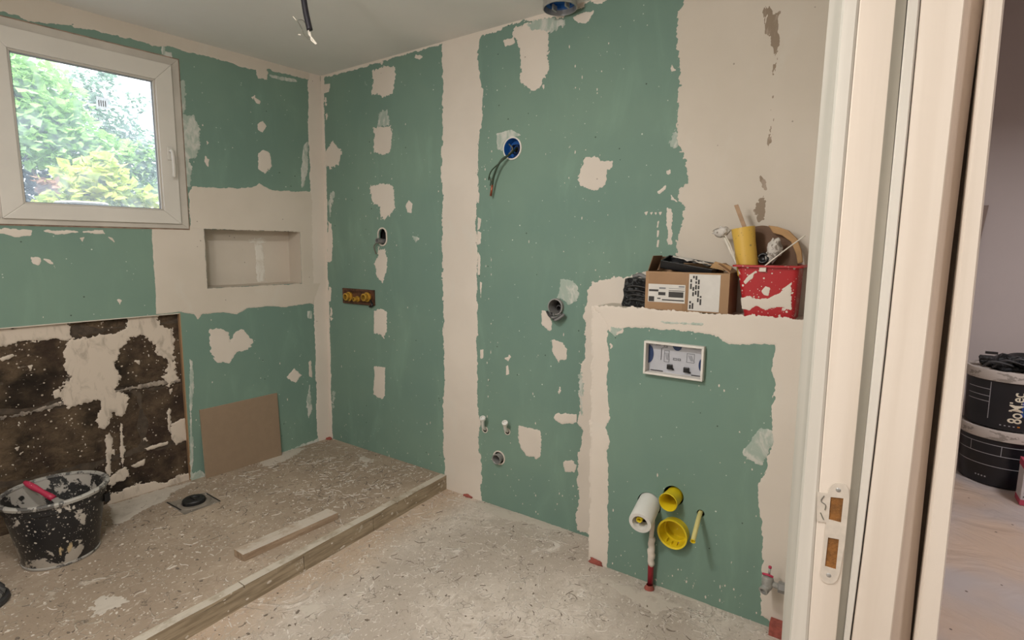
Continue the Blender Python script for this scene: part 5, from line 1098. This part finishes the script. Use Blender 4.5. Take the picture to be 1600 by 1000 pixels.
def curls(par, n, inside, z, seed, mat, name):
    rg_ = random.Random(seed); bm = bmesh.new(); k = 0
    while k < n:
        x = rg_.uniform(0, 3.1); y = rg_.uniform(-2.2, -.02)
        if not inside(x, y): continue
        k += 1; a = rg_.uniform(0, 6.28); cv = rg_.uniform(-30, 30); st_ = rg_.uniform(.006, .014); p = Vector((x, y, z)); P = []
        for i in range(rg_.randint(3, 6)):
            P.append(p.copy()); p = p+Vector((cos(a), sin(a), 0))*st_; a += cv*st_+rg_.uniform(-.35, .35)
        w = rg_.uniform(.0012, .003); Lv = []
        for i, q in enumerate(P):
            d = (P[min(i+1, len(P)-1)]-P[max(i-1, 0)]).normalized(); s_ = Vector((-d.y, d.x, 0))*w*(.4+.6*sin(pi*(i+.5)/len(P))); Lv.append([bm.verts.new(q+s_), bm.verts.new(q+Vector((0, 0, .0022))), bm.verts.new(q-s_)])
        for A, B_ in zip(Lv, Lv[1:]): bm.faces.new((A[0], A[1], B_[1], B_[0])); bm.faces.new((A[1], A[2], B_[2], B_[1]))
    obj(name, bm, mat, par, kind='stuff', smooth=True)
curls(floor, 480, inF, .0003, 21, M['curl'], 'filler_curl'); inC = lambda x, y: inP(x, y) and y > -.75 and x > .1 and noise.noise(Vector((x*4, y*4, 2))) > -.1
curls(platform, 60, inP, HP+.0003, 25, M['curl'], 'filler_curl'); curls(platform, 90, inC, HP+.0008, 26, M['grit'], 'grey_scrape'); curls(platform, 190, inC, HP+.0003, 22, M['curl'], 'filler_curl'); curls(floor, 150, inF, .0003, 23, M['grit'], 'grey_scrape')
curls(platform, 110, inP, HP+.0003, 24, M['grit'], 'grey_scrape')
# trowelled smears on the floors
SMR = dict(name='filler_smear', rough=.02, cell=.006, thick=.001)
for q in ([(152, 936), (180, 932), (205, 940), (178, 952), (150, 962), (128, 958)], [(400, 720), (450, 702), (480, 700), (455, 716), (415, 730)], [(170, 790), (250, 764), (300, 752), (250, 785), (180, 822)], [(560, 712), (585, 718), (570, 728)]): patch(FP, q, M['smear'], platform, n0=.0008, **SMR)
for q in ([(940, 905), (1000, 920), (1080, 950), (1010, 955)], [(1000, 880), (1050, 895), (1120, 950), (1040, 930)], [(470, 950), (500, 940), (490, 970)], [(700, 775), (740, 782), (900, 828), (885, 834), (780, 806)]): patch(FF, q, M['smear'], floor, n0=.0008, **SMR)

# splatter flecks on the walls, denser near the filled joints
def flecks(fr, par, n, s0, s1, t0, t1, seed, avoid=None, mat=None):
    rg_ = random.Random(seed); bm = bmesh.new(); k = 0
    while k < n:
        s = rg_.uniform(s0, s1); t = rg_.uniform(t0, t1)
        if avoid and avoid(s, t): k += 1; continue
        k += 1; z = rg_.choice((.001, .0012, .0015, .002, .0035)); m = 5; a0_ = rg_.uniform(0, 6); el = rg_.uniform(1, 3)
        try: bm.faces.new([bm.verts.new(fr.w(s+cos(a0_+2*pi*i/m)*z*rg_.uniform(.6, 1.2), t+sin(a0_+2*pi*i/m)*z*el*rg_.uniform(.6, 1.2), .0009)) for i in range(m)])
        except ValueError: pass
    obj('plaster_fleck', bm, mat or M['plaster'], par, kind='stuff')
flecks(FR, wall_back, 150, .05, 2.15, .02, 2.55, 31, lambda s, t: 1.16 < s < 1.45)
flecks(FR, wall_back, 60, 1.95, 2.2, 1.3, 2.5, 32); flecks(FR, wall_back, 50, .5, .8, .2, 2.4, 33); flecks(FR, wall_back, 60, 1.46, 1.52, .1, 2.5, 34); flecks(FR, wall_back, 90, .05, 2.2, .03, .25, 36, lambda s, t: 1.16 < s < 1.45)
flecks(FB, prewall, 40, 2.32, 2.98, .02, 1.15, 35); flecks(FB, prewall, 50, 2.3, 3.0, .02, .12, 37)
flecks(FWL, wall_left, 110, .1, 1.6, .12, 2.5, 38, lambda s, t: (WS0 < s < WS1 and WT0 < t < WT1) or (NS0 < s < NS1 and NT0 < t < NT1) or (s > MS0 and t < MT1))
flecks(FM, wall_left, 130, MS0+.02, 2.0, HP, MT1-.02, 39)

# ================================================================== HALL: paint pails, bag, panel
PC = Vector((4.045, 2.2, .002)); HPL = .375
def pail(z, label, text):
    o = root('paint_pail', label, 'paint pail', (PC.x, PC.y, z), 'stacked black paint pails'); c = Vector((PC.x, PC.y, z)); RB_, RT_ = .205, .222
    Ht = HPL-.004
    obj('pail_body', lathe([(0, 0), (RB_-.006, 0), (RB_, .006), (RB_+.012, Ht*.80), (RT_+.002, Ht*.82), (RT_+.002, Ht*.84)], c, (0, 0, 1), 64), M['pail'], o, smooth=SM)
    obj('lid_band', lathe([(RT_, Ht*.82), (RT_+.006, Ht*.83), (RT_+.008, Ht*.97), (RT_+.003, Ht), (RT_-.012, Ht), (RT_-.014, Ht-.008), (0, Ht-.008)], c, (0, 0, 1), 64), M['pail_band'], o, smooth=SM)
    R_ = lambda h: RB_+.012*h/(Ht*.8)+.0008
    def cyl(a, h, e=0): return c+Vector((cos(a)*(R_(h)+e), sin(a)*(R_(h)+e), h))
    def arcq(a0, a1, h0, h1, name, mat, e=0, dh=0):
        bm = bmesh.new(); n = max(2, int(abs(a1-a0)/.06)); V = [[bm.verts.new(cyl(a0+(a1-a0)*i/n, h, e)) for h in (h0, h1)] for i in range(n+1)]
        for A, B_ in zip(V, V[1:]): bm.faces.new((A[0], B_[0], B_[1], A[1]))
        obj(name, bm, M[mat], o)
    # angle of the point facing the camera
    base = math.atan2(CAM.y-PC.y, CAM.x-PC.x)
    if text:
        for h in (.20, .245, .165): arcq(base-1.1, base-.42, h, h+.004, 'printed_line', 'pail_line')
        arcq(base-.42, base-.40, .06, Ht*.8, 'printed_line', 'pail_line')
        arcq(base+.32, base+.60, .10, Ht*.78, 'printed_panel', 'pail_blue', .0002); arcq(base+.36, base+.60, .12, .17, 'printed_panel', 'pail_teal', .0004)
        for k in range(4): arcq(base-.12+k*.10, base-.08+k*.10, .03, .036, 'printed_dot', 'pail_line')
        arcq(base+.28, base+.34, .03, .038, 'printed_dot', 'orange')
        cu_ = bpy.data.curves.new('brand_lettering', 'FONT'); cu_.body = '8oMlec'; cu_.size = .092; cu_.align_y = 'CENTER'; cu_.offset = .0012
        to = bpy.data.objects.new('brand_lettering', cu_); me = bpy.data.meshes.new_from_object(to); bpy.data.objects.remove(to)
        xs = [v.co.x for v in me.vertices]; kx = .195/(max(xs)-min(xs)); x0_ = min(xs)
        for v in me.vertices:
            hh = .055+(v.co.x-x0_)*kx; aa = base+.215-v.co.y*1.0/R_(hh); p = cyl(aa, hh, .0006); v.co = p-LOC[o]
        me.materials.append(M['pail_text']); t_o = bpy.data.objects.new('lettering', me); C.objects.link(t_o); t_o.parent = o; t_o['label'] = 'cream lettering running up the pail'
    else:
        for h in (.13, .205, .27): arcq(base-1.3, base+1.2, h, h+.004, 'printed_line', 'pail_line')
        for a_ in (base-.75, base+.0): arcq(a_, a_+.015, .205, .27, 'printed_line', 'pail_line')
        for k in range(4): arcq(base-.55+k*.08, base-.51+k*.08, .05, .058, 'printed_dot', 'pail_line')
    return o
pail(.002, 'lower black paint pail of the stack in the hall, carrying another pail', False)
up_p = pail(.002+HPL, 'upper black paint pail of the stack in the hall, with cream lettering', True)
zt = .002+2*HPL-.004
c = Vector((PC.x+.12, PC.y-.06, zt+.02)); tray = root('black_round_tray', 'black round tray resting on the upper paint pail', 'tray', (c.x, c.y, zt))
obj('tray_dish', lathe([(0, 0), (.13, 0), (.165, .035), (.17, .038), (.16, .036), (.125, .006), (0, .005)], c, (.1, -.15, 1), 40), M['black'], tray, smooth=SM)
fm = root('plastic_film_heap', 'heap of clear and black plastic film on the upper paint pail', 'plastic film', (PC.x-.06, PC.y, zt))
bm = bmesh.new(); bmesh.ops.create_icosphere(bm, subdivisions=4, radius=1)
for v in bm.verts: k = 1+.55*noise.fractal(v.co*1.8+Vector((3, 1, 0)), 1, 2, 4); v.co = Vector((PC.x-.03+v.co.x*.13*k, PC.y-.02+v.co.y*.11*k, zt+max(0, v.co.z)*.075*k))
obj('film_heap', bm, M['film'], fm, smooth=True)
for k in range(3): obj('film_strand', tube(smoothpts([Vector((PC.x-.16+.05*k, PC.y-.12, zt+.01)), Vector((PC.x-.12+.06*k, PC.y-.15, zt+.05+.015*k)), Vector((PC.x-.02+.06*k, PC.y-.14, zt+.03))], 5), .007, 8), M['tool_grey'], fm, smooth=True)
obj('film_tab', box((PC.x-.15, PC.y-.08, zt+.085), (PC.x-.09, PC.y-.06, zt+.10)), M['black'], fm)
# printed bag at the frame edge
bx = zpt(1592, 788, .0); bag = root('printed_carton', 'white and pink printed carton beside the paint pails at the right edge', 'carton', (bx.x+.08, bx.y+.05, 0))
obj('carton_body', box((bx.x, bx.y-.01, .002), (bx.x+.16, bx.y+.11, .26)), M['bag_white'], bag, bevel=.004)
obj('carton_band', box((bx.x-.001, bx.y-.012, .002), (bx.x+.161, bx.y+.112, .035)), M['bag_pink'], bag); obj('carton_band', box((bx.x-.001, bx.y-.012, .22), (bx.x+.161, bx.y+.112, .262)), M['bag_pink'], bag)
bm = bmesh.new()
for k in range(9): z = .05+.02*k; hexa(bm, [Vector((bx.x+.01+.01*(k % 3), bx.y-.0125, z)), Vector((bx.x+.06+.02*(k % 2), bx.y-.0125, z+.006)), Vector((bx.x+.06+.02*(k % 2), bx.y-.0105, z+.006)), Vector((bx.x+.01+.01*(k % 3), bx.y-.0105, z)), Vector((bx.x+.012, bx.y-.0125, z+.008)), Vector((bx.x+.055, bx.y-.0125, z+.014)), Vector((bx.x+.055, bx.y-.0105, z+.014)), Vector((bx.x+.012, bx.y-.0105, z+.008))])
obj('printed_mark', bm, M['ink'], bag)
# panel leaning in the hall
def hw(u, v, y): return Frame((0, y, 0), (1, 0, 0), (0, 0, 1)).at(u, v)
p_t = hw(1551, 320, 2.70); p_m = hw(1520, 470, 2.70)
P = [Vector((3.60, 2.62, 0)), Vector((p_m.x-.02, 2.62, 0)), Vector((p_t.x-.02, 2.735, p_t.z)), Vector((3.60, 2.735, p_t.z))]
P = [Vector((3.42, 2.60, 0)), Vector((3.72, 2.60, 0)), Vector((p_t.x-.015, 2.735, p_t.z)), Vector((3.42, 2.735, p_t.z))]
tag(obj('wallboard_sheet', prism(P, (0, .012, 0)), M['leaning']), 'tall dull brown panel leaning on the hall wall behind the paint pails', 'panel')
